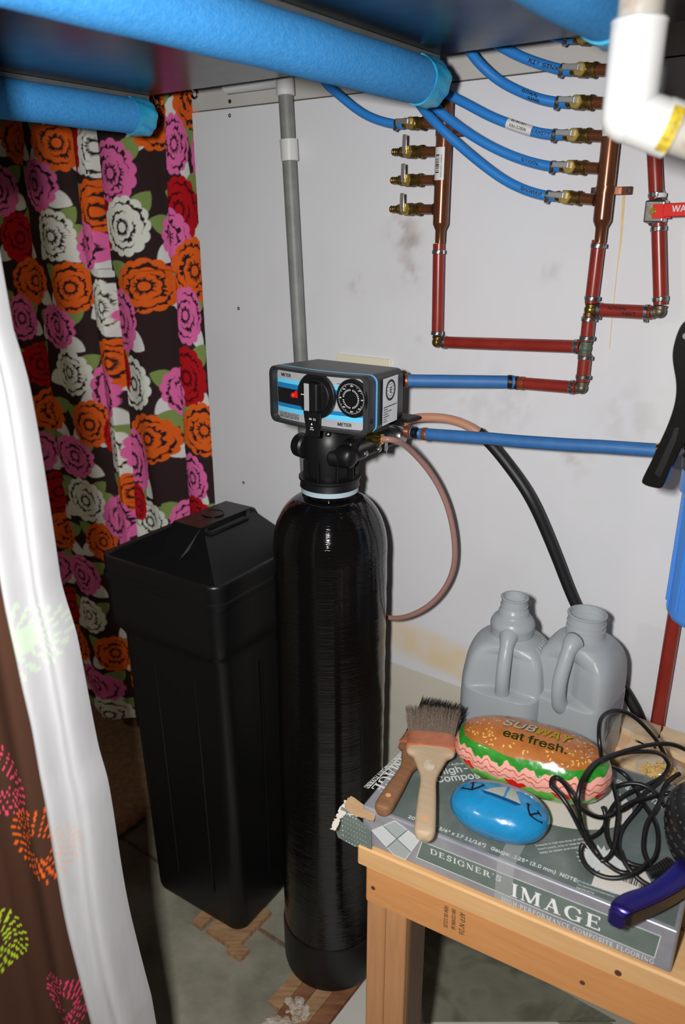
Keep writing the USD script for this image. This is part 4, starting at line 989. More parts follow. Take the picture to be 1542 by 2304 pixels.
pbr("filter_blue", lin(74, 140, 226), .3, spec=.5)
ft = Thing("water_filter", "blue ribbed water filter housing with a black head at the right edge", "water filter")
fe = near(1512, 1240, 1.27); FRD = .062
fc = fe + E * FRD * .93 + M_ * .03; fc = np.array([fc[0], fc[1], 0])
zA, zB, zC = near(1525, 1050, 1.27)[2], near(1525, 1104, 1.27)[2], near(1515, 1405, 1.26)[2]
ft.add("housing", lathe(fc, Zv, [(zC, FRD * .55), (zC + .003, FRD * .80), (zC + .016, FRD * .93), (zB - .004, FRD * .96), (zB, FRD * 1.07), (zA, FRD * 1.07)], 56), "filter_blue", smooth=35)
for k in range(14):
    a = math.radians(20 + k * 360 / 14); d = np.array([math.cos(a), math.sin(a), 0])
    ft.add("rib", bx(fc + d * FRD * .955 + Zv * (zC * .47 + zB * .53), [np.cross(Zv, d), d, Zv], [.0022, .0018, (zB - zC) * .42], .0008), "filter_blue")
ft.add("head", cat(lathe(fc, Zv, [(zA - .002, FRD * 1.1), (zA + .018, FRD * 1.12), (zA + .022, FRD * .9), (zA + .06, FRD * .8), (zA + .064, FRD * .6)], 48), cyl(fc + Zv * (zA + .042), fc + Zv * (zA + .042) - E * (FRD + .006), .022, 20, .002)), "black_plastic", smooth=35)
ip = fc + Zv * (zA + .042) - E * (FRD + .004)
ft.add("inlet_nipple", lathe(ip, U_(b1 - ip), [(0, .012), (.006, .0145), (.014, .0145), (.016, .010), (np.linalg.norm(b1 - ip) - .001, .010)], 18), "bright_brass", smooth=30)
ft.add("bracket", cat(bx(fc + M_ * .075 + Zv * (zA + .05), [E, M_, Zv], [.07, .003, .05], .002), bx(fc + M_ * .045 + Zv * (zA + .064), [E, M_, Zv], [.05, .035, .003], .001)), "steel", label="grey metal wall bracket")
ft.done()
r0, r1 = near(1517, 1400, 1.366), near(1474, 1640, 1.366)
t = Thing("pipe", "red pipe running down from under the blue filter behind the wood scraps", "pipe")
r1 = np.array([r0[0], r0[1], .70])
t.add("pipe", tube(np.linspace(r0 + Zv * .02, r1, 6), .0128, 20), "red_pex", smooth=40)
t.add("elbow", trimesh.creation.icosphere(2, .016).apply_translation(r1 - Zv * .012), "grey_fitting")
t.done()

# ---- black filter wrench hung at the right edge
wr = Thing("filter_wrench", "black plastic filter wrench hanging in front of the blue filter", "wrench")
WP_ = lambda u, v: near(u, v, 1.12)
o_ = WP_(1500, 900)
outl = [(1560, 715), (1542, 727), (1530, 752), (1523, 778), (1521, 800), (1524, 826), (1528, 850), (1529, 876), (1525, 905), (1516, 935), (1504, 965), (1490, 995), (1474, 1030), (1460, 1058), (1453, 1074), (1453, 1080), (1462, 1086), (1480, 1091), (1494, 1092), (1500, 1087), (1512, 1060), (1530, 1018), (1548, 980), (1560, 950), (1566, 900), (1562, 850), (1556, 800)]
pts = spline([((WP_(u, v) - o_) @ E, (WP_(u, v) - o_)[2], 0) for u, v in outl + outl[:1]], 120)[:, :2]
po = Polygon(pts).buffer(0)
wr.add("handle", cat(prism(po, o_, E, Zv, .016), prism(po.buffer(-.0022), o_, E, Zv, .0175)), "black_gloss", smooth=30)
inn = [(1516, 985), (1482, 1058), (1494, 1068), (1507, 1040), (1530, 985), (1536, 960), (1528, 955)]
pin = Polygon([((WP_(u, v) - o_) @ E, (WP_(u, v) - o_)[2]) for u, v in inn]).buffer(-.002).buffer(.002)
wr.add("grip_panel", prism(pin, o_ - M_ * .0172, E, Zv, .0018), "black_plastic", label="raised matt panel on the grip")
pg = WP_(1554, 752)
wr.add("hanging_peg", cat(cyl(pg + M_ * (C_W - .0002 - float(pg @ M_)), pg - M_ * .024, .004, 14), lathe(pg + M_ * (C_W - .0002 - float(pg @ M_)), -M_, [(0, .016), (.004, .015)], 20)), "steel", smooth=35)
wr.done()

# ---- grey conduit with white fittings
cd = Thing("conduit", "grey plastic conduit with a white coupling and elbow, rising behind the control head", "conduit")
c0_, c1_ = at_wall(644, 228, .03), at_wall(697, 1010, .03)
ct0 = at_wall(642, 196, .03)
cd.add("pipe", cyl(c1_ - Zv * .25, ct0, .0150, 22), "grey_conduit", smooth=35)
k1 = at_wall(651, 338, .03)
dn = U_(c1_ - ct0)
cd.add("coupling", lathe(k1 - dn * .021, dn, [(0, .0165), (.001, .0182), (.041, .0182), (.042, .0165)], 24), "white_pvc", smooth=35, label="white coupling")
cd.add("elbow", cat(lathe(ct0 - dn * -.016, -dn, [(0, .0165), (.001, .0185), (.028, .0185), (.034, .0165)], 24), trimesh.creation.icosphere(2, .0172).apply_translation(ct0 - dn * .016), lathe(ct0 - dn * .016, -E, [(0, .0165), (.014, .0168), (.018, .0150), (.16, .0150)], 22)), "white_pvc", smooth=40, label="white elbow going left under the duct")
cd.done()

# ---- white plastic pipe close to the camera
pv = Thing("plastic_pipe", "white plastic pipe elbow with a yellow sticker, close up at top right", "pipe")
DP = .72
pa, pe = at_d(1452, -60, .675), at_d(1443, 215, .76)
pe = np.array([pa[0], pa[1], at_d(1443, 258, .74)[2]])
pa[2] = 2.16
pv.add("upright_pipe", cyl(pe + Zv * .06, pa, .0195, 28), "stained_pvc", smooth=40, label="stained upright pipe")
vr = U_((.80, -.10, -.26))
pv.add("elbow", cat(lathe(pe - Zv * .004, Zv, [(0, .0238), (.070, .0240), (.074, .0245), (.076, .0225)], 28), trimesh.creation.icosphere(3, .0238).apply_translation(pe - Zv * .004), lathe(pe - Zv * .004, vr, [(0, .0235), (.028, .0240), (.030, .0248), (.042, .0248), (.043, .022)], 28)), "white_pvc", smooth=40)
pv.add("level_pipe", cyl(pe - Zv * .004 + vr * .03, pe - Zv * .004 + vr * .5, .0195, 28), "stained_pvc", smooth=40)
x, y, z = frame(vr)
th = np.radians(np.linspace(0, 100, 14)); mid = np.radians(50)
tow = U_(EYE - pe); tow = U_(tow - vr * (tow @ vr)); sid = np.cross(vr, tow)
P = np.array([[pe - Zv * .004 + vr * q + .0251 * (math.cos(a - mid) * tow + math.sin(a - mid) * sid) for q in (.0308, .0415)] for a in th])
pv.add("sticker", grid(P), "yellow_sticker", smooth=True, label="yellow sticker")
pv.done()

# ---- clear brine tube and drain hose
n = {"p": ("principled_bsdf", {"base_color": lin(176, 132, 122), "roughness": .16, "alpha": 1.0}), "t": ("transparent_bsdf", {"color": (.8, .7, .68)}), "m": ("mix_closure", {"fac": .25})}
mat("clear_tube", n, [("p.BSDF", "m.closure1"), ("t.BSDF", "m.closure2")], "m.closure")
pbr("tan_tube", lin(188, 136, 108), .3)
bt = Thing("clear_tube", "thin clear pinkish tube looping from the brass fitting down behind the tall tank", "tube")
px = [(862, 986, 1.105), (885, 990, 1.12), (915, 1005, 1.17), (950, 1040, 1.22), (985, 1090, 1.26), (1010, 1150, 1.28), (1023, 1220, 1.29), (1020, 1280, 1.30), (1000, 1325, 1.30), (968, 1360, 1.295), (930, 1382, 1.29), (892, 1391, 1.29), (860, 1385, 1.29), (820, 1360, 1.29)]
pts = [bf + bd * .012] + [near(*q) for q in px[1:]]
bt.add("tube", tube(spline(pts, 90), .0055, 14), "clear_tube", smooth=True); bt.done()
dh = Thing("drain_hose", "drain hose, tan by the softener valve then black, arching down behind the plastic jugs", "hose")
p1 = [(858, 985, 1.25), (890, 962, 1.27), (922, 944, 1.29), (965, 939, 1.30), (1010, 943, 1.31), (1050, 957, 1.315), (1088, 982, 1.32)]
p2 = [(1076, 972, 1.32), (1110, 1005, 1.33), (1145, 1048, 1.335), (1188, 1110, 1.335), (1225, 1185, 1.345), (1258, 1265, 1.355), (1290, 1345, 1.365), (1330, 1425, 1.372), (1385, 1520, 1.374), (1432, 1598, 1.374), (1448, 1650, 1.372), (1450, 1720, 1.37)]
dh.add("tan_tube", tube(spline([near(*q) for q in p1], 40), .0085, 16), "tan_tube", smooth=True, label="tan inner tube")
dh.add("black_sleeve", tube(spline([near(*q) for q in p2], 60), .0112, 16), "black_rubber", smooth=True, label="black outer hose")
dh.done()

# ================================================================== wooden table
def wood(name, c1, c2, axis, rough=.6):
    """Pine with growth rings stretched along the board."""
    sc = {"x": (1.2, 14, 14), "z": (14, 14, 1.2)}[axis]
    n = {"g": ("texture_coordinate", {}), "r": ("mapping", {"rotation": (0, 0, math.radians(30))}), "m": ("mapping", {"scale": sc}), "n": ("noise_texture", {"scale": 1.6, "detail": 3, "distortion": .6}),
         "f": ("math", {"math_type": "multiply", "value2": 9.0}), "s": ("math", {"math_type": "sine"}), "mr": ("map_range", {"from_min": -1, "from_max": 1}),
         "n2": ("noise_texture", {"scale": 9, "detail": 5}), "mx": ("mix_color", {"fac": .35}), "c": ("rgb_ramp", {"ramp": [(0, c1), (.55, c1), (1, c2)]}), "c2": ("rgb_ramp", {"ramp": [(0.3, c2), (.7, c1)]}), "p": ("principled_bsdf", {"roughness": rough, "specular_ior_level": .3})}
    l = [("g.object", "r.vector"), ("r.vector", "m.vector"), ("m.vector", "n.vector"), ("n.fac", "f.value1"), ("f.value", "s.value1"), ("s.value", "mr.value"), ("mr.result", "c.fac"), ("m.vector", "n2.vector"), ("n2.fac", "c2.fac"), ("c.color", "mx.a"), ("c2.color", "mx.b"), ("mx.result", "p.base_color")]
    mat(name, n, l)
wood("pine_top", lin(216, 172, 120), lin(186, 138, 88), "x")
wood("pine_apron", lin(206, 146, 90), lin(176, 112, 62), "x")
wood("pine_leg", lin(190, 140, 96), lin(158, 104, 66), "z")
wood("weathered_leg", lin(116, 92, 76), lin(88, 68, 54), "z")
pbr("knot_wood", lin(84, 50, 34), .6)
pbr("stamp_ink", lin(70, 46, 34), .8)
T_A = math.radians(30.0)
TE, TG = np.array([math.cos(T_A), -math.sin(T_A), 0]), np.array([math.sin(T_A), math.cos(T_A), 0])
TZ = .795
TC = at_z(803, 1902, TZ); TC = np.array([TC[0], TC[1], 0])
def TP(e, g, z): return TC + TE * e + TG * g + Zv * z
def tbox(e0, e1, g0, g1, z0, z1, bev=.003): return bx(TP((e0 + e1) / 2, (g0 + g1) / 2, (z0 + z1) / 2), [TE, TG, Zv], [(e1 - e0) / 2, (g1 - g0) / 2, (z1 - z0) / 2], bev)
tb = Thing("table", "rough pine table with a board apron and doubled legs, at the lower right", "table")
TL, TD = .75, .485
gs = [0, .09, .225, .355, TD]
for i in range(4): tb.add("top_board", tbox(0, TL, gs[i] + .0008, gs[i + 1] - .0008, TZ - .038, TZ), "pine_top", smooth=False)
ap = tb.add("apron", tbox(.013, TL - .013, .006, .043, TZ - .1115, TZ - .0385), "pine_apron", smooth=False, label="orange pine apron board with a lumber stamp")
def front_t(u, v, g=.006):
    p = at_plane(u, v, TP(0, g, 0), TG); return p
for (u, v, r) in ((840, 1998, .0042), (1391, 2190, .0050), (1311, 2211, .0042)):
    p = front_t(u, v, 0 if v == 2190 else .006)
    tb.add("knot", lathe(p + TG * .002, -TG, [(0, r), (.0024, r * .9)], 12), "knot_wood", parent=ap if v != 2190 else None, smooth=False)
o = front_t(1027, 2047)
for k, s in enumerate(("AFP N'26", "SAN 101HEM LAB", "HEM SB 1212E")):
    tb.add("stamp", sans(s, .0085 if k == 0 else .0062, o - TE * (.0125 * k) + TE * .006, U_(-Zv + TE * .02), TE, width=(.043, .040, .043)[k]), "stamp_ink", parent=ap, smooth=False, label="faded black lumber stamp")
tb.add("apron", tbox(.013, .05, .044, TD - .0105, TZ - .102, TZ - .0385), "pine_apron", smooth=False)
tb.add("apron", tbox(.051, TL - .013, TD - .048, TD - .0105, TZ - .102, TZ - .0385), "pine_apron", smooth=False)
for e in (.013, TL - .095):
    z1 = TZ - .112
    tb.add("leg", tbox(e, e + .0335, .012, .031, .0104, z1, .002), "pine_leg", smooth=False)
    tb.add("leg", tbox(e + .0340, e + .0710, .012, .031, .0104, z1, .002), "pine_leg", smooth=False)
    tb.add("leg", tbox(e + .0005, e + .0705, .0315, .098, .0104, z1, .003), "weathered_leg", smooth=False, label="weathered grey brown leg board")
tb.add("wall_ledger", tbox(0, TL, TD - .009, TD, TZ - .10, TZ - .0385), "pine_apron", smooth=False)
tb.done()

# ================================================================== flooring carton
n_ = {"g": ("texture_coordinate", {}), "m": ("mapping", {"scale": (1, 1, 1)}), "w": ("noise_texture", {"scale": 16, "detail": 6, "distortion": .5}), "r": ("rgb_ramp", {"ramp": [(0.3, lin(84, 96, 92)), (.55, lin(98, 108, 104)), (.75, lin(122, 130, 128))]}), "p": ("principled_bsdf", {"roughness": .34, "specular_ior_level": .45})}
mat("carton_green", n_, [("g.object", "m.vector"), ("m.vector", "w.vector"), ("w.fac", "r.fac"), ("r.color", "p.base_color")])
pbr("carton_front_green", lin(96, 110, 104), .3, color2=lin(110, 122, 116), vscale=20)
pbr("carton_silver", lin(166, 166, 172), .3, .25, color2=lin(140, 140, 150), vscale=9)
pbr("carton_line", lin(206, 210, 208), .4)
pbr("carton_white", lin(196, 200, 198), .45)
pbr("tile_print_light", lin(196, 202, 204), .35)
pbr("tile_print_grey", lin(160, 168, 168), .35)
pbr("cardboard", lin(196, 160, 120), .8, var=.15, vscale=40)
pbr("torn_paper", lin(224, 216, 206), .9)
pbr("paper_label", lin(210, 204, 196), .6)
n_ = {"t": ("transparent_bsdf", {"color": (.98, .98, .98)}), "p": ("principled_bsdf", {"base_color": (.8, .8, .8), "roughness": .15}), "m": ("mix_closure", {"fac": .14})}
mat("clear_film", n_, [("t.BSDF", "m.closure1"), ("p.BSDF", "m.closure2")], "m.closure")
BZ = .868
B0 = at_z(815, 1812, BZ); B0 = np.array([B0[0], B0[1], 0]); B1 = at_z(1528, 2099, BZ) * [1, 1, 0]
CE = U_(B1 - B0); CG = np.array([-CE[1], CE[0], 0]); BL, BW = float(np.linalg.norm(B1 - B0)), .298
BB = TZ + .0008
bxn = Thing("flooring_carton", "worn green and silver carton of composite flooring lying on the table", "carton")
bxn.add("body", rbox(B0 + CE * BL / 2 + CG * BW / 2 + Zv * (BB + BZ) / 2, [CE, CG, Zv], [BL / 2, BW / 2, (BZ - BB) / 2], .004), "carton_silver", smooth=40)
top_o = B0 + Zv * (BZ + .0001)
bxn.add("top_print", prism(sbox(.036, .006, BL - .006, BW - .006), top_o, CE, CG, .0004), "carton_green", smooth=False, label="dull green printed top")
def front_pt(u, v): return at_plane(u, v, B0 - CG * .0004, CG)
def fab(u, v): p = front_pt(u, v) - B0; return float(p @ CE), float(p[2])
def fpoly(px): return Polygon([fab(*q) for q in px])
fo = B0 - CG * .0004
panel = fpoly([(950, 1892), (937, 1929), (1474, 2156), (1489, 2106)])
bxn.add("front_print", prism(panel, fo, CE, Zv, .0003), "carton_front_green", smooth=False, label="green printed band on the front")
bxn.add("outline", prism(panel.difference(panel.buffer(-.0012)), fo, CE, Zv, .0003, .0002), "carton_line", smooth=False)
cs = [(836, 1868), (889, 1845), (946, 1889), (906, 1945), (864, 1929)]
corner = [fab(*q) for q in ((836, 1868), (889, 1845), (946, 1889), (906, 1945))]
dia = Polygon(corner).intersection(sbox(-1, BB + .003, 1, BZ - .003))
bxn.add("tile_emblem", prism(dia, fo, CE, Zv, .0003), "tile_print_light", smooth=False, label="printed picture of four floor tiles")
A_, B_, C_, D_ = [np.array(q) for q in corner]
mid = lambda a, b: (a + b) / 2
ctr = (A_ + B_ + C_ + D_) / 4
for q in (Polygon([mid(A_, B_), B_, mid(B_, C_), ctr]), Polygon([ctr, mid(C_, D_), D_, mid(D_, A_)])):
    q = q.intersection(dia)
    if q.area > 1e-7: bxn.add("printed_tile", prism(q, fo, CE, Zv, .0003, .0002), "tile_print_grey", smooth=False)
ln = unary_union([LineString([mid(A_, B_), mid(C_, D_)]).buffer(.0007), LineString([mid(B_, C_), mid(D_, A_)]).buffer(.0007)]).intersection(dia)
bxn.add("printed_joint", prism(ln, fo, CE, Zv, .0003, .0004), "carton_green", smooth=False)
bxn.add("outline", prism(dia.difference(dia.buffer(-.0013)), fo, CE, Zv, .0003, .0004), "carton_line", smooth=False)
def fline(p0, p1):
    a, b = front_pt(*p0), front_pt(*p1); x = U_(b - a); return a, x, float(np.linalg.norm(b - a))
def front_word(text, p0, p1, h, mt="carton_line", lab=None):
    a, x, w = fline(p0, p1); y = np.cross(CG * -1, x); y = y if y[2] > 0 else -y
    bxn.add("lettering", serif(text, h, a, x, y, track=.16, width=w, lift=.0004), mt, smooth=False, label=lab)
front_word("DESIGNER'S", (969, 1920), (1132, 1986), .0098)
front_word("IMAGE", (1151, 2015), (1362, 2099), .0232, "white_print", "large white serif word on the front")
front_word("HIGH-PERFORMANCE COMPOSITE FLOORING", (1129, 2027), (1474, 2170), .0078)
def top_pt(u, v): return at_z(u, v, BZ + .0005)
def top_line(p0, p1):
    a, b = top_pt(*p0), top_pt(*p1); x = U_(b - a); return a, x, np.cross(Zv, x), float(np.linalg.norm(b - a))
a, x, y, w = top_line((900, 1704), (833, 1776)); bxn.add("lettering", serif("IMAGE", .0225, a, x, y, width=w, lift=.0002), "carton_line", smooth=False)
a, x, y, w = top_line((912, 1682), (818, 1771)); w2 = w * 35 / 29.5
bxn.add("lettering", serif("HIGH-PERFORMANCE COMPOSITE FLOORING", .0072, a - x * (w2 - w), x, y, width=w2, lift=.0002), "carton_line", smooth=False)
a, x, y, w = top_line((917, 1687), (829, 1774)); bxn.add("printed_rule", prism(sbox(-.02, -.0006, w, .0006), a, x, y, .0003), "carton_line", smooth=False)
a, x, y, w = top_line((987, 1726), (1055, 1719)); bxn.add("lettering", sans("Self-Adhesive", .0058, a, x, y, width=w * 1.15), "carton_line", smooth=False)
a, x, y, w = top_line((985, 1744), (1060, 1734)); bxn.add("lettering", sans("High-Performance", .0150, a, x, y, bold=True, width=w * 3.1), "carton_line", smooth=False)
a, x, y, w = top_line((982, 1761), (1060, 1753)); bxn.add("lettering", sans("Composite Flooring", .0150, a, x, y, bold=True, width=w * 3.0), "carton_line", smooth=False)
a, x, y, w = top_line((917, 1840), (1300, 1986)); bxn.add("lettering", sans("20 pcs. (11 3/4\" x 17 11/16\")   Gauge: .125\" (3.0 mm)  NOTE:", .0062, a, x, y, bold=True, width=w), "carton_line", smooth=False)
for i in range(3):
    a, x, y, w = top_line((1303 - 3 * i, 1984 + 7 * i), (1385 - 3 * i, 2012 + 7 * i)); bxn.add("lettering", sans(("For best results, make sure tiles are the same", "color, check to be sure lot numbers match and", "are the same.") [i], .0022, a, x, y, width=w * (1, 1, .5)[i]), "carton_line", smooth=False)
for i in range(3):
    a, x, y, w = top_line((1206 + 5 * i, 1905 + 8 * i), (1340 + 5 * i, 1885 + 8 * i)); bxn.add("lettering", sans(("Installs in half the time of other floors", "Won't crack, chip or fade easily", "Easy to clean and maintain")[i], .0030, a, x, y, width=w * (1, .8, .75)[i]), "carton_line", smooth=False)
a, x, y, w = top_line((1372, 1757), (1500, 1822)); bxn.add("lettering", sans("PEEL & STICK TILES", .012, a, x, y, bold=True, width=w), "carton_line", smooth=False)
c = top_pt(1357, 1936); sp = [(.030 * math.cos(t) * (1 if k % 2 else .68) * 1.25, .030 * math.sin(t) * (1 if k % 2 else .68)) for k, t in enumerate(np.linspace(0, 2 * np.pi, 48, endpoint=False))]
bxn.add("starburst", prism(Polygon(sp), c, CE, CG, .0003), "carton_line", smooth=False, label="pale printed starburst")
q = [top_pt(*k) for k in ((1340, 1966), (1331, 1992), (1402, 2016), (1468, 1990), (1452, 1962), (1380, 1950))]
lb_ = Polygon([((p - B0) @ CE, (p - B0) @ CG) for p in q])
bl_ = bxn.add("price_label", prism(lb_, B0 + Zv * (BZ + .0006), CE, CG, .0003), "paper_label", smooth=False, label="off white bar code label")
rr = np.random.default_rng(11); k = 0.0; a = top_pt(1398, 1963) + Zv * .0005; bars = []
while k < .055:
    wv = rr.choice([.0006, .001, .0016]); bars.append(bx(a + CE * k - CG * .007, [CE, CG, Zv], [wv / 2, .008, .0002], .0001)); k += wv + rr.choice([.0007, .0012, .0018])
bxn.add("bar_code", cat(bars), "black_print", parent=bl_, smooth=False, kind="stuff")
el = affinity.scale(Point(0, 0).buffer(1, 40), .098, .062)
c = top_pt(1275, 1800)
bxn.add("white_oval", prism(affinity.rotate(el, 18).intersection(affinity.translate(sbox(.0, .0, BL - .006, BW - .006), -float((c - B0) @ CE), -float((c - B0) @ CG))), c, CE, CG, .0003), "paper_label", smooth=False, label="off white printed oval")
# clear tape across the front and the torn flaps at the left end
bxn.add("tape", cat(prism(sbox(.22, BB + .004, .245, BZ), B0 - CG * .0012, CE, Zv, .0002), prism(sbox(.22, 0, .245, .05), top_o + Zv * .0012, CE, CG, .0002)), "clear_film", smooth=False, label="clear tape")
ff = [front_pt(*q_) for q_ in ((838, 1866), (808, 1838), (772, 1812), (766, 1826), (765, 1840), (757, 1856), (764, 1880), (800, 1900), (826, 1906), (840, 1912))]
fp = Polygon([(float((p - B0) @ CE), float(p[2])) for p in ff]).buffer(0)
fj = bxn.add("front_flap", prism(fp, fo - CG * .0035, CE, Zv, .0012), "carton_front_green", smooth=False, label="torn green flap with white dots")
dots = []
for i in range(9):
    for j in range(7):
        p = front_pt(772 + i * 6.5 + j * .8, 1822 + j * 10.5 + i * 3.2); q = (float((p - B0) @ CE), float(p[2]))
        if fp.buffer(-.002).contains(Point(q)): dots.append(prism(Point(0, 0).buffer(.0011 if (i in (0,) or j in (0, 6)) else .0006, 6), p - CG * .0050, CE, Zv, .0002))
bxn.add("white_dots", cat(dots), "carton_line", parent=fj, smooth=False, kind="stuff")
def torn(pts, z, jit=.0015, seed=1):
    r_ = np.random.default_rng(seed); P = [np.array(at_z(u, v, z)) for u, v in pts]; out = []
    for i in range(len(P)):
        a_, b_ = P[i], P[(i + 1) % len(P)]
        for t in np.linspace(0, 1, 9)[:-1]:
            q_ = a_ + (b_ - a_) * t + r_.normal(0, jit, 3) * [1, 1, 0]; out.append((q_[0], q_[1]))
    return Polygon(out).buffer(0)
X3, Y3 = np.array([1., 0, 0]), np.array([0, 1., 0])
bxn.add("torn_flap", prism(torn([(838, 1833), (800, 1810), (778, 1800), (766, 1816), (758, 1832), (750, 1848), (746, 1864), (755, 1866), (768, 1838), (780, 1828), (806, 1836)], BZ - .020, .0012, 2), Zv * (BZ - .022), X3, Y3, .0014), "torn_paper", smooth=False, label="torn white inner paper at the open end")
bxn.add("cardboard_flap", prism(torn([(845, 1826), (790, 1790), (780, 1800), (776, 1816), (800, 1832), (842, 1845)], BZ - .006, .0008, 3), Zv * (BZ - .009), X3, Y3, .002), "cardboard", smooth=False, label="brown cardboard flap at the open end")
if False: bxn.add("cardboard_flap", prism(torn([(840, 1868), (775, 1852), (748, 1866), (756, 1874), (838, 1890)], BZ - .045, .001, 4), Zv * (BZ - .050), X3, Y3, .002), "cardboard", smooth=False)
bxn.done()

# ================================================================== painted stones
class Stone:
    def __init__(self, p0, p1, b, c, z0, pw=2.5, up=.0):
        self.c = (p0 + p1) / 2; self.ex = U_((p1 - p0) * [1, 1, 0]); self.ey = np.cross(self.ex, Zv) * 1.0
        if self.ey @ (EYE - self.c) < 0: self.ey = -self.ey
        self.a = np.linalg.norm((p1 - p0) * [1, 1, 0]) / 2; self.b, self.h = b, c; self.c = self.c * [1, 1, 0] + Zv * (z0 + c); self.pw = pw
    def pt(self, x, phi, lift=0.0):
        """x from -1 to 1 along the stone, phi the angle round it from the front (0) over the top (90 degrees)."""
        r = (1 - np.clip(np.abs(x), 0, 1) ** self.pw) ** (1 / 2.1)
        sw = 1 + .05 * x
        P = self.c + np.multiply.outer(x * self.a, self.ex)
        cy, sz = np.cos(phi), np.sin(phi)
        cy = np.sign(cy) * np.abs(cy) ** .9
        return P + np.multiply.outer(r * sw * cy * (self.b + lift), self.ey) + np.multiply.outer(r * sz * (self.h + lift), Zv)
    def grid(self, nx, np_):
        xs = np.sin(np.linspace(-np.pi / 2, np.pi / 2, nx)); ph = np.linspace(0, 2 * np.pi, np_, endpoint=False)
        X, PH = np.meshgrid(xs, ph, indexing="ij"); P = self.pt(X, PH)
        k = meshkit.fbm(P * 38, 3, 8); P = P + (P - self.c) * ((k - .5) * .05)[..., None]
        i = np.arange(nx * np_).reshape(nx, np_); i = np.hstack([i, i[:, :1]])
        q = np.stack([i[:-1, :-1], i[1:, :-1], i[1:, 1:], i[:-1, 1:]], -1).reshape(-1, 4)
        return trimesh.Trimesh(P.reshape(-1, 3), np.vstack([q[:, [0, 1, 2]], q[:, [0, 2, 3]]]), process=False), X, PH, P
    def decal(self, m, x0, phi0, lift=.0012, slant=0.0):
        q = np.asarray(m.vertices); x = x0 + q[:, 0] / self.a; ph = phi0 + q[:, 1] / (.5 * (self.b + self.h)) + slant * q[:, 0]
        P = self.pt(x, ph, lift)
        k = meshkit.fbm(P * 38, 3, 8); P = P + (P - self.c) * ((k - .5) * .05)[:, None]
        return trimesh.Trimesh(P + np.multiply.outer(q[:, 2], Zv) * 0, m.faces, process=False)
def fine(m, e=.0025):
    v, f = trimesh.remesh.subdivide_to_size(m.vertices, m.faces, e, max_iter=8); return trimesh.Trimesh(v, f, process=False)
def flat(poly): return cat([trimesh.creation.extrude_polygon(g, .0003, engine="earcut") for g in getattr(poly, "geoms", [poly])])

vcol("stone_paint", .22, .5, bump=.05, bscale=500, coat=.5, coat_rough=.12)
pbr("bun_green_ink", lin(42, 66, 26), .4); pbr("logo_white", lin(220, 220, 206), .4); pbr("logo_yellow", lin(222, 190, 40), .4)
z_ = BZ + .001
P0, P1 = at_z(1028, 1669, z_ + .042), at_z(1376, 1768, z_ + .042)
sw = Stone(P0, P1, .060, .052, z_, 3.0)
m, X, PH, P = sw.grid(420, 520)
lat = np.degrees(np.arcsin(np.clip((P[..., 2] - sw.c[2]) / sw.h, -1, 1)))
ang = np.degrees(np.arctan2(np.sin(PH), np.cos(PH)))
frontness = np.cos(PH)
along = X * sw.a * 100
w1 = 3.5 * np.sin(along * 1.9) + 2.5 * np.sin(along * 4.3 + 1)
fz = meshkit.fbm(np.stack([along * 1.2, lat * .08, 0 * along], -1), 3, 2) - .5
L1 = 36 + 2 * np.sin(along * .7) + 4 * X
L2 = 19 + 3 * X + w1 + 10 * fz; L3 = -12 + w1 * .6 + 6 * fz; L4 = -44 + 6 * fz
BUN, DKG, PNK, LIM, TAN = map(np.array, (lin(172, 104, 50), lin(44, 134, 40), lin(232, 164, 152), lin(104, 186, 74), lin(170, 150, 90)))
cs_ = np.broadcast_to(BUN, X.shape + (3,)).copy(); cs_ *= (1 - .16 * np.clip((meshkit.fbm(P * 60, 3, 4) - .45) * 4, 0, 1))[..., None]
seg = lat < L1
cs_[seg] = DKG; tone = meshkit.fbm(P * 130, 3, 6)[..., None]; cs_[seg] *= (.6 + .8 * tone[seg])
seg = (lat < L2); cs_[seg] = PNK
for k in (0.33, .66):
    lv_ = L3 + (L2 - L3) * k + 2.2 * np.sin(along * 1.4 + k * 5); mk = np.abs(lat - lv_) < 1.1; cs_[mk & (lat < L2) & (lat > L3)] = lin(176, 96, 62)
seg = lat < L3; cs_[seg] = LIM; cs_[seg] *= (.75 + .5 * tone[seg])
for (xc, wd_) in ((-.72, .09), (-.08, .14), (.52, .16), (.9, .06)):
    mk = (np.abs(X - xc) < wd_) & (lat < L3 + 6 * (1 - ((X - xc) / wd_) ** 2) + 1) & (lat > L3 - 8 * (1 - ((X - xc) / wd_) ** 2)) & (frontness > -.3); cs_[mk] = lin(206, 34, 26)
cs_[lat < L4] = TAN
rs = np.random.default_rng(9)
for _ in range(330):                                                    # painted seeds
    xx, pp = rs.uniform(-.93, .93), rs.uniform(.35, 2.9)
    p = sw.pt(np.array(xx), np.array(pp)); a_ = rs.uniform(0, np.pi)
    if .62 < pp < 1.95 and -.42 < xx < .42 and pp > 1.2: continue
    i = slice(*np.searchsorted(X[:, 0], (xx - .05, xx + .05)))
    d = P[i] - p; u_ = d @ sw.ex; v_ = np.linalg.norm(d - u_[..., None] * sw.ex, axis=-1) * np.sign(PH[i] - pp)
    t_ = u_ * math.cos(a_) + v_ * math.sin(a_); s_2 = -u_ * math.sin(a_) + v_ * math.cos(a_)
    mk = ((t_ / .0022) ** 2 + (s_2 / .0009) ** 2 < 1) & (lat[i] > L1[i] + 4)
    sub = cs_[i]; sub[mk] = lin(226, 186, 112)
st = Thing("painted_stone", "long stone painted as a filled sub sandwich with lettering, lying on the carton", "painted stone", "painted stones on the carton")
s0_ = st.add("stone", m, "stone_paint", colors=cs_.reshape(-1, 3), smooth=True)
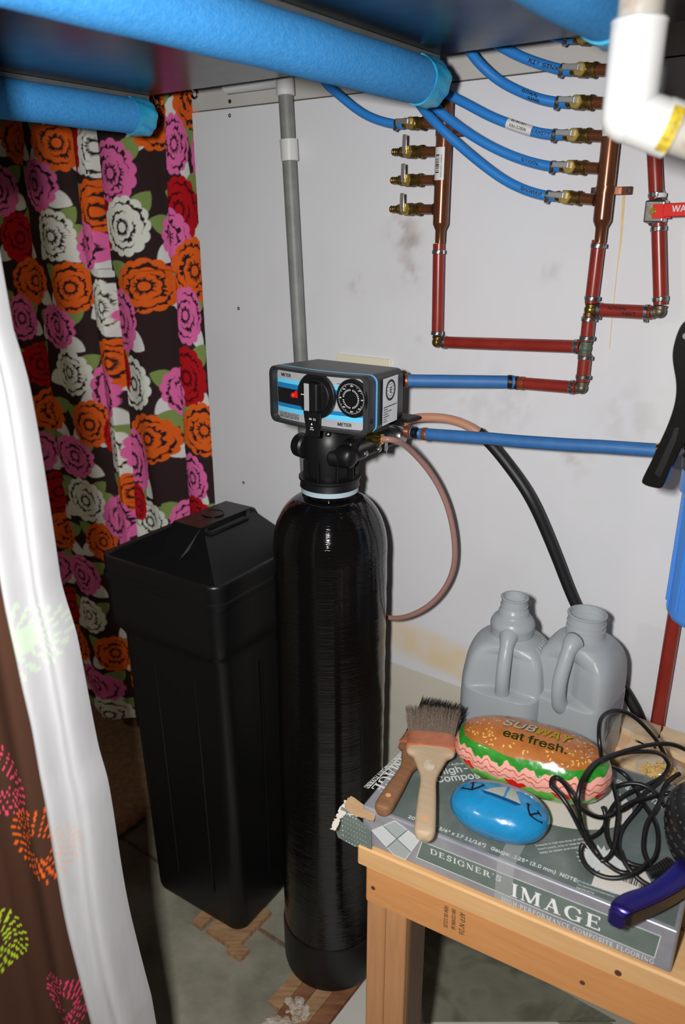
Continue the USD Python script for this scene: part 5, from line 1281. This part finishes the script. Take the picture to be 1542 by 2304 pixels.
def word(t, h, x0, phi, material, width, bold=True, shear=0.0, slant=0.0, lift=.0016):
    q = meshkit.text_mesh(t, h, depth=.0003, bold=bold); k = width / q.extents[0]; q.vertices[:, 0] = (q.vertices[:, 0] - q.bounds[0, 0]) * k
    q.vertices[:, 0] += shear * q.vertices[:, 1]
    st.add("lettering", sw.decal(fine(q), x0, math.radians(phi), lift=lift, slant=slant), material, parent=None, smooth=False)
LW = 2 * sw.a
for (dx_, dl, inkd) in ((-.002, .0012, True), (0, .0019, False)):
    word("SUB", .0125, -.40 + dx_, 84, "bun_green_ink" if inkd else "logo_white", LW * .205 * (1.03 if inkd else 1), shear=.35, slant=-2.2 if False else 0, lift=dl)
    word("WAY", .0125, .015 + dx_, 84, "bun_green_ink" if inkd else "logo_yellow", LW * .215 * (1.03 if inkd else 1), shear=.35, lift=dl)
word("eat fresh.", .0130, -.34, 63, "bun_green_ink", LW * .40)
st.done()

P0, P1 = at_z(1016, 1800, z_ + .026), at_z(1235, 1868, z_ + .026)
bs = Stone(P0, P1, .048, .033, z_, 2.3)
m, X, PH, P = bs.grid(160, 160)
cb2 = np.broadcast_to(np.array(lin(30, 130, 182)), X.shape + (3,)).copy(); cb2 *= (1 - .10 * np.clip((meshkit.fbm(P * 90, 3, 4) - .5) * 4, 0, 1))[..., None]
ps = Thing("painted_stone", "oval stone painted bright blue with anchors and a sailboat, lying on the carton", "painted stone", "painted stones on the carton")
ps.add("stone", m, "stone_paint", colors=cb2.reshape(-1, 3), smooth=True)
pbr("anchor_brown", lin(48, 32, 34), .4); pbr("hull_blue", lin(26, 92, 148), .4)
def anchor(s):
    g = [sbox(-.09, 0, .09, 1), sbox(-.28, .86, .28, 1.0)]
    arc = LineString([(-.95, .42), (-.6, .2), (0, .0), (.6, .2), (.95, .42)]).buffer(.085)
    g += [arc, Polygon([(-1.12, .30), (-.80, .62), (-.78, .3)]), Polygon([(1.12, .30), (.80, .62), (.78, .3)])]
    return affinity.scale(unary_union(g), s, s, origin=(0, 0))
def deco(poly, x0, phi, material, rot=0.0, name="painted_anchor"):
    ps.add(name, bs.decal(fine(flat(affinity.rotate(poly, rot, origin=(0, 0)))), x0, math.radians(phi)), material, smooth=False)
deco(anchor(.0165), -.56, 82, "anchor_brown", 12)
deco(anchor(.0165), .66, 66, "anchor_brown", -42)
sail1 = Polygon([(-.030, .002), (-.001, .020), (.0, .002)]); sail2 = Polygon([(.003, .002), (.004, .024), (.013, .016), (.026, .002)]); flag = Polygon([(.006, .024), (.017, .021), (.013, .017)])
for q, mt in ((Polygon([(-.034, .0015), (.028, .0015), (.020, -.003), (-.026, -.002)]), "hull_blue"), (sail1, "logo_white"), (sail2, "logo_white"), (flag, "logo_white")):
    deco(q, .08, 80, mt, -3, "painted_sailboat")
ps.done()

# ================================================================== plastic jugs
n_ = {"d": ("principled_bsdf", {"base_color": lin(190, 196, 200), "roughness": .32, "specular_ior_level": .4}), "t": ("translucent_bsdf", {"color": lin(206, 212, 216)}), "x": ("transparent_bsdf", {"color": (.86, .88, .9)}), "m": ("mix_closure", {"fac": .34}), "m2": ("mix_closure", {"fac": .12})}
mat("milky_plastic", n_, [("d.BSDF", "m.closure1"), ("t.BSDF", "m.closure2"), ("m.closure", "m2.closure1"), ("x.BSDF", "m2.closure2")], "m2.closure")
n_ = {"d": ("principled_bsdf", {"base_color": lin(196, 200, 204), "roughness": .2}), "x": ("transparent_bsdf", {"color": (.9, .92, .94)}), "m": ("mix_closure", {"fac": .45})}
mat("label_film", n_, [("d.BSDF", "m.closure1"), ("x.BSDF", "m.closure2")], "m.closure")
pbr("label_ink", lin(120, 124, 134), .5); pbr("label_blue", lin(52, 46, 120), .5)

def jug(label, foot_uv, levels, turn, handle, ledge, marks=None, squareness=4.0):
    """levels: (image row of the level, half width there, roundness 2 = circle .. 5 = squarish); the row fixes the height on the jug's axis."""
    f = at_z(*foot_uv, TZ) * [1, 1, 0]
    zrow = lambda v: float(at_plane(foot_uv[0], v, f, np.array([0, 1.0, 0]))[2])
    ex = np.array([math.cos(turn), math.sin(turn), 0]); ey = np.array([-ex[1], ex[0], 0])
    th = np.linspace(0, 2 * np.pi, 72, endpoint=False)
    zs = np.array([zrow(l[0]) if l[0] > 10 else TZ + l[0] for l in levels]); hw = np.array([l[1] for l in levels]); sq_ = np.array([l[2] for l in levels]); dp = np.array([l[3] if len(l) > 3 else 1.0 for l in levels])
    order = np.argsort(zs); zs, hw, sq_, dp = zs[order], hw[order], sq_[order], dp[order]
    zq = np.unique(np.r_[np.linspace(zs[0], zs[-1], 130), zs]); H, Q, D = PchipInterpolator(zs, hw)(zq), PchipInterpolator(zs, sq_)(zq), PchipInterpolator(zs, dp)(zq)
    ha, hz0, hz1, hdepth = handle["angle"], zrow(handle["foot"]), zrow(handle["top"]), handle["depth"]
    P = []
    for z, h, q, d in zip(zq, H, Q, D):
        c, s = np.cos(th), np.sin(th)
        r = h / (np.abs(c) ** q + np.abs(s) ** q) ** (1 / q)
        k = np.clip((z - hz0) / .006, 0, 1) * np.clip((hz1 - z) / .03, 0, 1)
        da = np.abs((th - ha + np.pi) % (2 * np.pi) - np.pi)
        r = r * (1 - hdepth * k * np.clip(1.25 - da / .62, 0, 1) ** .6)
        P.append(f + Zv * z + np.outer(r * c, ex) + np.outer(r * s * d, ey))
    t = Thing("plastic_jug", label, "jug", "empty milky jugs behind the carton", base=f + Zv * TZ)
    t.add("body", rings(np.array(P), None, None, caps=False), "milky_plastic", smooth=60)
    bot = np.array(P[0]); t.add("bottom", trimesh.Trimesh(np.vstack([bot, bot.mean(0) + Zv * .006]), [[(i + 1) % 72, i, 72] for i in range(72)], process=False), "milky_plastic", smooth=True)
    d = math.cos(ha) * ex + math.sin(ha) * ey
    def hp(z, r): return f + d * r + Zv * z
    path = spline([hp(zz, r) for zz, r in handle["path"](hz0, hz1)], 40)
    w = np.cross(Zv, d); rr = np.interp(np.linspace(0, 1, 40), [0, .2, .8, 1], [.018, .0122, .0122, .0155])
    t.add("handle", tube(path, rr, 20), "milky_plastic", smooth=True)
    zt = zq[-1]; rim = H[-1]
    t.add("mouth_rim", lathe(f + Zv * (zt - .003), Zv, [(0, rim + .0008), (.001, rim + .0022), (.003, rim + .0024), (.0042, rim + .001), (.0042, rim - .002), (-.004, rim - .0028)], 40, caps=False), "milky_plastic", smooth=50)
    for zr in (marks or {}).get("threads", []):
        z = zrow(zr); rr_ = float(PchipInterpolator(zs, hw)(z)); t.add("thread", lathe(f + Zv * (z - .0015), Zv, [(0, rr_), (.001, rr_ + .0018), (.002, rr_ + .0018), (.003, rr_)], 40, caps=False), "milky_plastic", smooth=50)
    return t, f, ex, ey, zrow
path1 = lambda a, b: [(b + .006, .030), (b - .004, .046), (b - .026, .060), ((a + b) / 2, .067), (a + .016, .066), (a - .012, .052)]
t, f, ex, ey, zr = jug("round shouldered milky plastic jug without a cap, the left and rear one of the two", (1133, 1656),
    [(1343, .0225, 2), (1352, .0228, 2), (1364, .0232, 2), (1372, .0265, 2), (1380, .028, 2), (1390, .036, 2), (1402, .040, 2), (1414, .0385, 2), (1422, .0385, 2), (1434, .056, 2.2), (1446, .066, 2.4), (1465, .072, 2.8), (1490, .075, 3.2), (1520, .077, 3.6), (1560, .077, 3.8), (.03, .076, 3.8), (.008, .074, 3.6), (.0, .068, 3.4)],
    math.radians(-30), dict(angle=math.radians(-82), foot=1523, top=1418, depth=.42, path=path1), 1, dict(threads=[1360]))
for k in range(11):
    a = math.radians(-20 + k * 9); d = math.cos(a) * ex + math.sin(a) * ey
    t.add("flute", tube(spline([f + Zv * zr(1432) + d * .054, f + Zv * zr(1452) + d * .071, f + Zv * zr(1485) + d * .0765], 12), .0012, 6), "milky_plastic", smooth=True)
t.done()
path2 = lambda a, b: [(b + .008, .036), (b - .002, .052), (b - .030, .066), ((a + b) / 2, .073), (a + .016, .072), (a - .012, .056)]
t, f, ex, ey, zr = jug("squarish milky plastic jug with a wide open neck, the right one of the two", (1285, 1695),
    [(1380, .0315, 2), (1392, .0318, 2), (1404, .0318, 2), (1418, .033, 2), (1426, .034, 2), (1436, .047, 2.4), (1450, .057, 3), (1466, .0635, 3.6), (1490, .0675, 4.4), (1530, .069, 4.8), (1580, .069, 4.8), (.03, .069, 4.8), (.008, .067, 4.4), (.0, .062, 4)],
    math.radians(-38), dict(angle=math.radians(-97), foot=1548, top=1436, depth=.40, path=path2), 1, dict(threads=[1398, 1410]))
nx = ex; o_ = f + ex * .0700
lw = t.add("label", prism(sbox(-.042, zr(1668), .040, zr(1540)), o_ - ex * .0008, ey, Zv, .0005), "label_film", smooth=False, label="clear film label with small print")
for i in range(12): t.add("lettering", sans("Purified water packaged in food grade plastic", .0022, o_ + ex * .0001 - ey * .036 + Zv * (zr(1545) - .0038 * i), ey, Zv, width=.066), "label_ink", parent=lw, smooth=False)
t.add("printed_stroke", prism(LineString([(-.04, zr(1610)), (-.01, zr(1588)), (.03, zr(1560))]).buffer(.0011), o_ + ex * .0001, ey, Zv, .0003), "label_blue", parent=lw, smooth=False)
t.done()

# ================================================================== paint brushes
wood("brush_wood", lin(188, 166, 138), lin(162, 134, 104), "x", .6)
wood("brown_handle", lin(140, 102, 72), lin(92, 58, 38), "x", .55)
pbr("paint_smear", lin(210, 200, 184), .7, color2=lin(180, 160, 132), vscale=60)
pbr("ferrule_copper", lin(206, 126, 92), .32, .35, color2=lin(180, 112, 82), vscale=50)
pbr("bristle", lin(150, 132, 116), .8, color2=lin(100, 84, 72), vscale=500)
pbr("bristle_dark", lin(42, 34, 30), .8)
pbr("peg_wood", lin(214, 156, 104), .6)
def brush(label, z, end, neck, fer0, fer1, tip, w_px, hmat, bmat, strands, seed, handle_w):
    """Pixel rows give the lengths: end of handle, neck, start and end of the ferrule, bristle tips (along one straight axis on a level plane)."""
    A, N, F0, F1, B = [at_z(*q, z) for q in (end, neck, fer0, fer1, tip)]
    y = U_(B - A); x = np.cross(y, Zv); t = Thing("paint_brush", label, "paint brush", "paint brushes on the carton")
    L = lambda p: float((p - A) @ y)
    hw = handle_w
    ln_, l0, l1, lb = L(N), L(F0), L(F1), L(B); W = w_px
    prof = [(0, hw * .55, .0085), (.006, hw * .9, .0095), (.016, hw, .0095), (ln_ * .55, hw * .92, .0085), (ln_ * .9, hw * .80, .0075), (ln_, hw * .9, .0075), (ln_ + (l0 - ln_) * .45, hw * 1.45, .0082), (ln_ + (l0 - ln_) * .72, W * .72, .0085), (ln_ + (l0 - ln_) * .86, W * .96, .0085), (l0 - .002, W * .97, .0085), (l0 + .004, W * .9, .0085)]
    ts = np.array([p[0] for p in prof]); q = np.linspace(0, ts[-1], 60); ww, hh = PchipInterpolator(ts, [p[1] for p in prof])(q), PchipInterpolator(ts, [p[2] for p in prof])(q)
    th = np.linspace(0, 2 * np.pi, 20, endpoint=False)
    sp = lambda c, e: np.sign(c) * np.abs(c) ** e
    R = np.array([[A + y * a + x * w * sp(math.cos(k), .7) + Zv * h * sp(math.sin(k), .7) for k in th] for a, w, h in zip(q, ww, hh)])
    hd_ = t.add("handle", rings(R, None, None), hmat, smooth=45)
    t.add("hanging_peg", lathe(A + y * .028 + Zv * .0075, Zv, [(0, .0045), (.0022, .0042)], 14), "peg_wood", parent=hd_)
    FR_ = np.array([[A + y * a + x * w * sp(math.cos(k), .45) + Zv * h * sp(math.sin(k), .45) for k in th] for a, w, h in ((l0, W, .0105), (l0 + .003, W * 1.01, .0118), (l0 + .008, W, .011), (l1 - .006, W * .98, .011), (l1 - .003, W * .99, .0115), (l1, W * .97, .0108))])
    fr_ = t.add("ferrule", rings(FR_, None, None), "ferrule_copper", smooth=40, label="copper coloured metal ferrule")
    for k in (-.6, -.2, .2, .6): t.add("nail", lathe(A + y * (l0 + .006) + x * W * k + Zv * .0105, Zv, [(0, .002), (.0016, .0014)], 8), "ferrule_copper", parent=fr_)
    r_ = np.random.default_rng(seed); ms = []
    for i in range(strands):
        a, b = r_.uniform(-1, 1), r_.uniform(-1, 1); k = 1 - .12 * r_.random() - .05 * a * a
        p0 = A + y * (l1 - .002) + x * W * .95 * a + Zv * .0095 * b
        p1 = A + y * (l1 + (lb - l1) * .55 * k) + x * W * (1.05 * a) + Zv * (.011 * b) + x * r_.normal(0, .0008)
        p2 = A + y * (l1 + (lb - l1) * k) + x * W * (1.18 * a) + Zv * (.010 * b + .001) + x * r_.normal(0, .002) + Zv * r_.normal(0, .0015)
        ms.append(tube([p0, p1, p2], [.00075, .0006, .00022], 3, caps=False))
    t.add("bristles", cat(ms), bmat, smooth=False, kind="stuff", label="stiff grey brown bristles")
    core = np.array([[A + y * a + x * w * sp(math.cos(k), .5) + Zv * h * sp(math.sin(k), .5) for k in th] for a, w, h in ((l1 - .002, W * .94, .0085), (l1 + (lb - l1) * .5, W * 1.0, .008), (l1 + (lb - l1) * .8, W * 1.06, .005))])
    t.add("bristle_core", rings(core, None, None), bmat, smooth=40)
    return t
zb1 = BZ + .0365
t = brush("wide paint brush with a pale handle and copper ferrule, upper of the two", zb1, (955, 1884), (968, 1748), (969, 1688), (971, 1658), (976, 1597), .0405, "brush_wood", "bristle", 1500, 5, .0155)
t.add("paint_smear", prism(affinity.scale(Point(0, 0).buffer(1, 12), .009, .013), at_z(966, 1722, zb1 + .0084), X3, Y3, .0008), "paint_smear", smooth=False, label="dried white paint")
t.done()
t = brush("paint brush with a dirty brown handle, mostly under the wide pale-handled brush", BZ + .0126, (858, 1826), (938, 1730), (962, 1692), (975, 1668), (1005, 1583), .036, "brown_handle", "bristle_dark", 900, 6, .0145)
t.done()

# ================================================================== wood scraps and bag behind the carton
wood("pale_scrap", lin(222, 196, 160), lin(196, 164, 124), "x", .7)
wood("warm_scrap", lin(222, 182, 142), lin(196, 146, 104), "x", .7)
pbr("stained_scrap", lin(206, 190, 164), .7, color2=lin(180, 152, 116), vscale=25)
def scrap(label, px, z1, th, m, seed, jit=.0012):
    t = Thing("wood_scrap", label, "wood scrap", "wood scraps behind the carton")
    t.add("wood_scrap", prism(torn(px, z1, jit, seed), Zv * (z1 - th), X3, Y3, th), m, smooth=False); t.done()
scrap("long pale scrap board at the bottom of the pile behind the carton", [(1352, 1694), (1372, 1664), (1560, 1736), (1548, 1776)], TZ + .0125, .012, "pale_scrap", 1, .0008)
scrap("broad beige board at the back of the scrap pile, under the black hose", [(1386, 1628), (1412, 1606), (1492, 1634), (1474, 1672)], TZ + .037, .012, "stained_scrap", 2)
scrap("stained pale board at the right end of the scrap pile, by the red pipe", [(1476, 1674), (1494, 1634), (1600, 1672), (1586, 1724)], TZ + .0375, .012, "pale_scrap", 3)
scrap("warm peach coloured wood scrap in the middle of the pile beside the right jug", [(1366, 1670), (1379, 1638), (1434, 1655), (1420, 1692)], TZ + .025, .012, "warm_scrap", 4)
scrap("ragged pale wood scrap leaning over the front of the pile", [(1400, 1700), (1420, 1664), (1500, 1692), (1484, 1742)], TZ + .0255, .012, "pale_scrap", 5, .002)
bg = Thing("clear_bag", "crumpled clear plastic bag with yellow bits in it, on the scrap pile behind the cord", "plastic bag")
pbr("yellow_bits", lin(226, 178, 20), .4)
c = at_z(1482, 1745, TZ + .03)
mm = trimesh.creation.icosphere(4, 1.0); v = mm.vertices
v *= (1 + .22 * (meshkit.fbm(v * 2.6, 4, 3) - .5))[:, None]; v *= np.array([.040, .032, .022]); v[:, 2] = np.maximum(v[:, 2], -.014)
mm.apply_translation(c + Zv * .012)
n_ = {"t": ("transparent_bsdf", {"color": (.96, .96, .96)}), "p": ("principled_bsdf", {"base_color": (.85, .85, .84), "roughness": .08, "specular_ior_level": .9}), "m": ("mix_closure", {"fac": .12})}
mat("bag_film", n_, [("t.BSDF", "m.closure1"), ("p.BSDF", "m.closure2")], "m.closure")
bg.add("bag", mm, "bag_film", smooth=True)
r_ = np.random.default_rng(4); ms = []
for _ in range(90):
    a = r_.uniform(0, 6.28); q = r_.random() ** .5
    ms.append(bx(c + np.array([.032 * q * math.cos(a), .024 * q * math.sin(a), .004 + .008 * r_.random()]), [U_(r_.normal(size=3)), [0, 1, 0], [0, 0, 1]] if False else np.linalg.qr(r_.normal(size=(3, 3)))[0], [.004, .0025, .001], .0005))
bg.add("yellow_bits", cat(ms), "yellow_bits", smooth=False, kind="stuff"); bg.done()

# ================================================================== corded tool
pbr("purple_metal", lin(52, 44, 122), .26, .75)
pbr("tool_black", lin(26, 25, 27), .36)
pbr("tool_grey", lin(78, 76, 78), .4, .4)
pbr("cord_black", lin(20, 18, 18), .38)
to = Thing("power_tool", "purple and black power tool with a tangled black cord, on the carton", "power tool")
zt_, hh = BZ + .048, .027
ks = [((1371, 2038), (1414, 2058)), ((1384, 2018), (1433, 2048)), ((1412, 2003), (1466, 2034)), ((1446, 1992), (1504, 2016)), ((1486, 1966), (1544, 1992)), ((1520, 1934), (1584, 1960)), ((1545, 1898), (1614, 1926)), ((1564, 1850), (1640, 1880)), ((1575, 1790), (1655, 1820))]
A_ = spline([at_z(*k[0], zt_) for k in ks], 50); B_ = spline([at_z(*k[1], zt_) for k in ks], 50)
secs, sp2 = [], []
for i in range(50):
    a, b = A_[i], B_[i]; r = .004
    x = U_(b - a); w = np.linalg.norm(b - a); k = .55 if i == 0 else (.85 if i == 1 else 1)
    poly = [(0, -r), (r * .3, -r * .3), (r, 0), (w * .5, .0015), (w - r, 0), (w - r * .3, -r * .3)]
    low = [(w, -r), (w, -hh + r), (w - r * .5, -hh + r * .3), (w - r * 1.5, -hh), (r * 1.5, -hh), (0, -hh + r)]
    secs.append([a + x * (w / 2 + (p - w / 2) * k) + Zv * (q if k == 1 else -hh / 2 + (q + hh / 2) * k) for p, q in poly + low])
secs = np.array(secs)
shell = np.concatenate([secs[:, 11:12], secs[:, :7]], 1)
to.add("purple_arm", rings(np.concatenate([secs[:, :6], secs[:, 5:6] - Zv * .006, secs[:, 0:1] - Zv * .008], 1), None, None), "purple_metal", smooth=35, label="shiny purple curved arm")
inner = secs.copy(); cen = secs.mean(1, keepdims=True); inner = cen + (secs - cen) * .985; inner[:, :6] -= Zv * .0042
to.add("black_underside", rings(inner, None, None), "tool_black", smooth=35)
cap = rings(np.array([secs[0] + (secs[0] - secs[0].mean(0)) * k - U_(A_[3] - A_[0]) * d for k, d in ((.5, -.003), (.72, .0005), (.4, .004))]), None, None)
to.add("arm_end", cap, "purple_metal", smooth=35)
bc_ = at_z(1600, 1868, BZ + .05)
bm = trimesh.creation.icosphere(4, 1.0); v = bm.vertices; v[:] = np.sign(v) * np.abs(v) ** .85; v *= np.array([.060, .085, .047]); bm.apply_transform(trimesh.transformations.rotation_matrix(math.radians(-18), [0, 0, 1])); bm.apply_translation(bc_ * [1, 1, 0] + Zv * (BZ + .0495))
bd_ = to.add("body", bm, "tool_black", smooth=True)
Rb = trimesh.transformations.rotation_matrix(math.radians(-18), [0, 0, 1])[:3, :3]
for i in range(8):
    for j in range(5):
        az, elv = math.radians(150 + i * 11), math.radians(-8 + j * 15)
        d = np.array([math.cos(az) * math.cos(elv), math.sin(az) * math.cos(elv), math.sin(elv)]); d = np.sign(d) * np.abs(d) ** .85
        p = bc_ * [1, 1, 0] + Zv * (BZ + .0495) + Rb @ (d * [.0605, .0855, .0475]); nrm = U_(Rb @ (d / np.array([.06, .085, .047]))); y_ = U_(np.cross(nrm, Zv)); 
        to.add("vent_slot", bx(p, [y_, np.cross(nrm, y_), nrm], [.0036 if j < 3 else .0018, .0013, .0008], .0004), "tool_grey", parent=bd_, smooth=False)
so = at_z(1462, 1966, BZ + .012); se = at_z(1508, 1945, BZ + .02)
to.add("strain_relief", cat([pipe_ring(so + (se - so) * k, se - so, .0052 + .003 * k, .0032, .0014) for k in np.linspace(0, 1, 9)] + [cyl(so, se, .0050)]), "tool_black", smooth=30)
CR = .0034
def strand(pts, zs):
    P = [at_z(1300 + x / 4.607, 1580 + y / 4.607, z) for (x, y), z in zip(pts, zs)]
    return tube(spline(P, 14 * len(P)), CR, 10)
zb0 = BZ + CR + .001
f_ = lambda n, a=0.0, b=0.0, c=0.0: zb0 + np.interp(np.linspace(0, 1, n), [0, .5, 1], [a, b, c])
H_ = lambda *z: [zb0 + q for q in z]
co = [
 strand([(-262, 880), (-200, 940), (-90, 1090), (20, 1300), (120, 1470), (230, 1610), (340, 1700), (460, 1765), (580, 1755), (680, 1710), (780, 1640), (830, 1520), (836, 1380), (800, 1240), (700, 1080), (600, 900), (520, 780), (420, 700), (310, 655), (258, 600), (238, 500), (225, 380), (232, 220), (280, 130), (390, 86), (520, 112), (640, 195), (750, 310), (850, 440), (915, 570), (945, 640), (900, 750), (800, 820), (640, 895), (500, 960), (400, 1040), (340, 1130), (300, 1260), (310, 1400), (370, 1530), (470, 1630), (600, 1690), (700, 1700)],
   H_(.085, .082, .07, .04, .012, .004, .0, .0, .001, .002, .003, .002, .002, .006, .008, .010, .014, .022, .045, .075, .100, .115, .125, .125, .12, .11, .095, .075, .05, .03, .02, .012, .009, .010, .012, .012, .010, .008, .006, .008, .008, .006, .006)),
 strand([(1180, 520), (1110, 485), (1000, 442), (880, 430), (700, 452), (480, 510), (330, 560), (200, 620), (90, 735), (20, 890), (5, 1030), (60, 1120), (190, 1185), (320, 1180), (430, 1120), (560, 1040), (700, 1000), (850, 960), (980, 940)],
   H_(.06, .07, .08, .085, .09, .095, .10, .105, .108, .10, .085, .06, .035, .018, .014, .014, .016, .014, .02)),
 strand([(945, 640), (890, 555), (790, 516), (640, 510), (480, 528), (330, 575), (220, 622)], H_(.025, .05, .07, .08, .09, .097, .103)),
 strand([(-262, 880), (-270, 820), (-230, 780), (-150, 830), (-60, 960), (0, 1080), (30, 1220), (70, 1350), (180, 1530), (240, 1620)], H_(.085, .088, .089, .088, .086, .07, .045, .03, .010, .006)),
 strand([(60, 1470), (35, 1560), (80, 1680), (180, 1770), (320, 1820), (470, 1815), (600, 1775), (720, 1660)], H_(.016, .008, .002, .0, .0, .004, .007, .008)),
 strand([(350, 800), (395, 960), (420, 1150), (402, 1350), (370, 1530), (300, 1625), (240, 1640)], H_(.022, .02, .018, .014, .010, .008, .006)),
 strand([(262, 1085), (290, 1180), (285, 1270), (210, 1365), (110, 1415)], H_(.02, .012, .004, .004, .010)),
 strand([(1060, 740), (980, 790), (900, 880), (860, 1000), (800, 1130), (725, 1250), (690, 1400), (690, 1550), (750, 1690), (830, 1850)], H_(.04, .035, .025, .018, .014, .010, .006, .004, .004, .0)),
 strand([(440, 1540), (515, 1700), (620, 1820), (740, 1900)], H_(.014, .008, .002, .0)),
 strand([(380, 890), (480, 850), (620, 845), (740, 890), (830, 970), (900, 1080)], H_(.014, .018, .022, .020, .012, .006)),
 strand([(430, 1130), (560, 1060), (700, 940), (820, 850), (900, 750)], H_(.010, .006, .006, .008, .012)),
 strand([(440, 1560), (430, 1440), (470, 1310), (560, 1190), (660, 1060)], H_(.004, .002, .002, .004, .008)),
]
to.add("cord", cat(co), "cord_black", smooth=True, label="long tangled black cord")
to.done()

# ================================================================== under the table
n_ = {"g": ("texture_coordinate", {}), "w": ("noise_texture", {"scale": 7, "detail": 8, "distortion": 1.2}), "v": ("voronoi_texture", {"scale": 9}), "mx": ("math", {"math_type": "multiply"}), "r": ("rgb_ramp", {"ramp": [(0.2, lin(112, 112, 98)), (.45, lin(136, 136, 120)), (.62, lin(108, 108, 94)), (.85, lin(168, 166, 150))]}), "p": ("principled_bsdf", {"roughness": .35})}
mat("slate_vinyl", n_, [("g.object", "w.vector"), ("w.fac", "r.fac"), ("r.color", "p.base_color")])
pbr("white_board", lin(216, 214, 206), .5)
wbq = at_z(738, 2304, .010); 
wt_ = Thing("white_board", "white board lying on the floor under the table, beside the tall tank", "board")
wt_.add("white_board", slab(s0w, s0w + .90, .22, 1.32, .0015, .010, .002), "white_board", smooth=False); wt_.done()
q0, q1 = at_z(966, 2297, .0155), at_z(1420, 2296, .0155)
vt = Thing("floor_tile", "large grey marbled vinyl tile lying on the white board under the table", "floor tile")
xx = U_(q1 - q0); yy = np.cross(Zv, xx)
vt.add("floor_tile", prism(sbox(-.012, 0, .74, .30), q0 * [1, 1, 0] + Zv * .0115, xx, yy, .004), "slate_vinyl", smooth=False); vt.done()
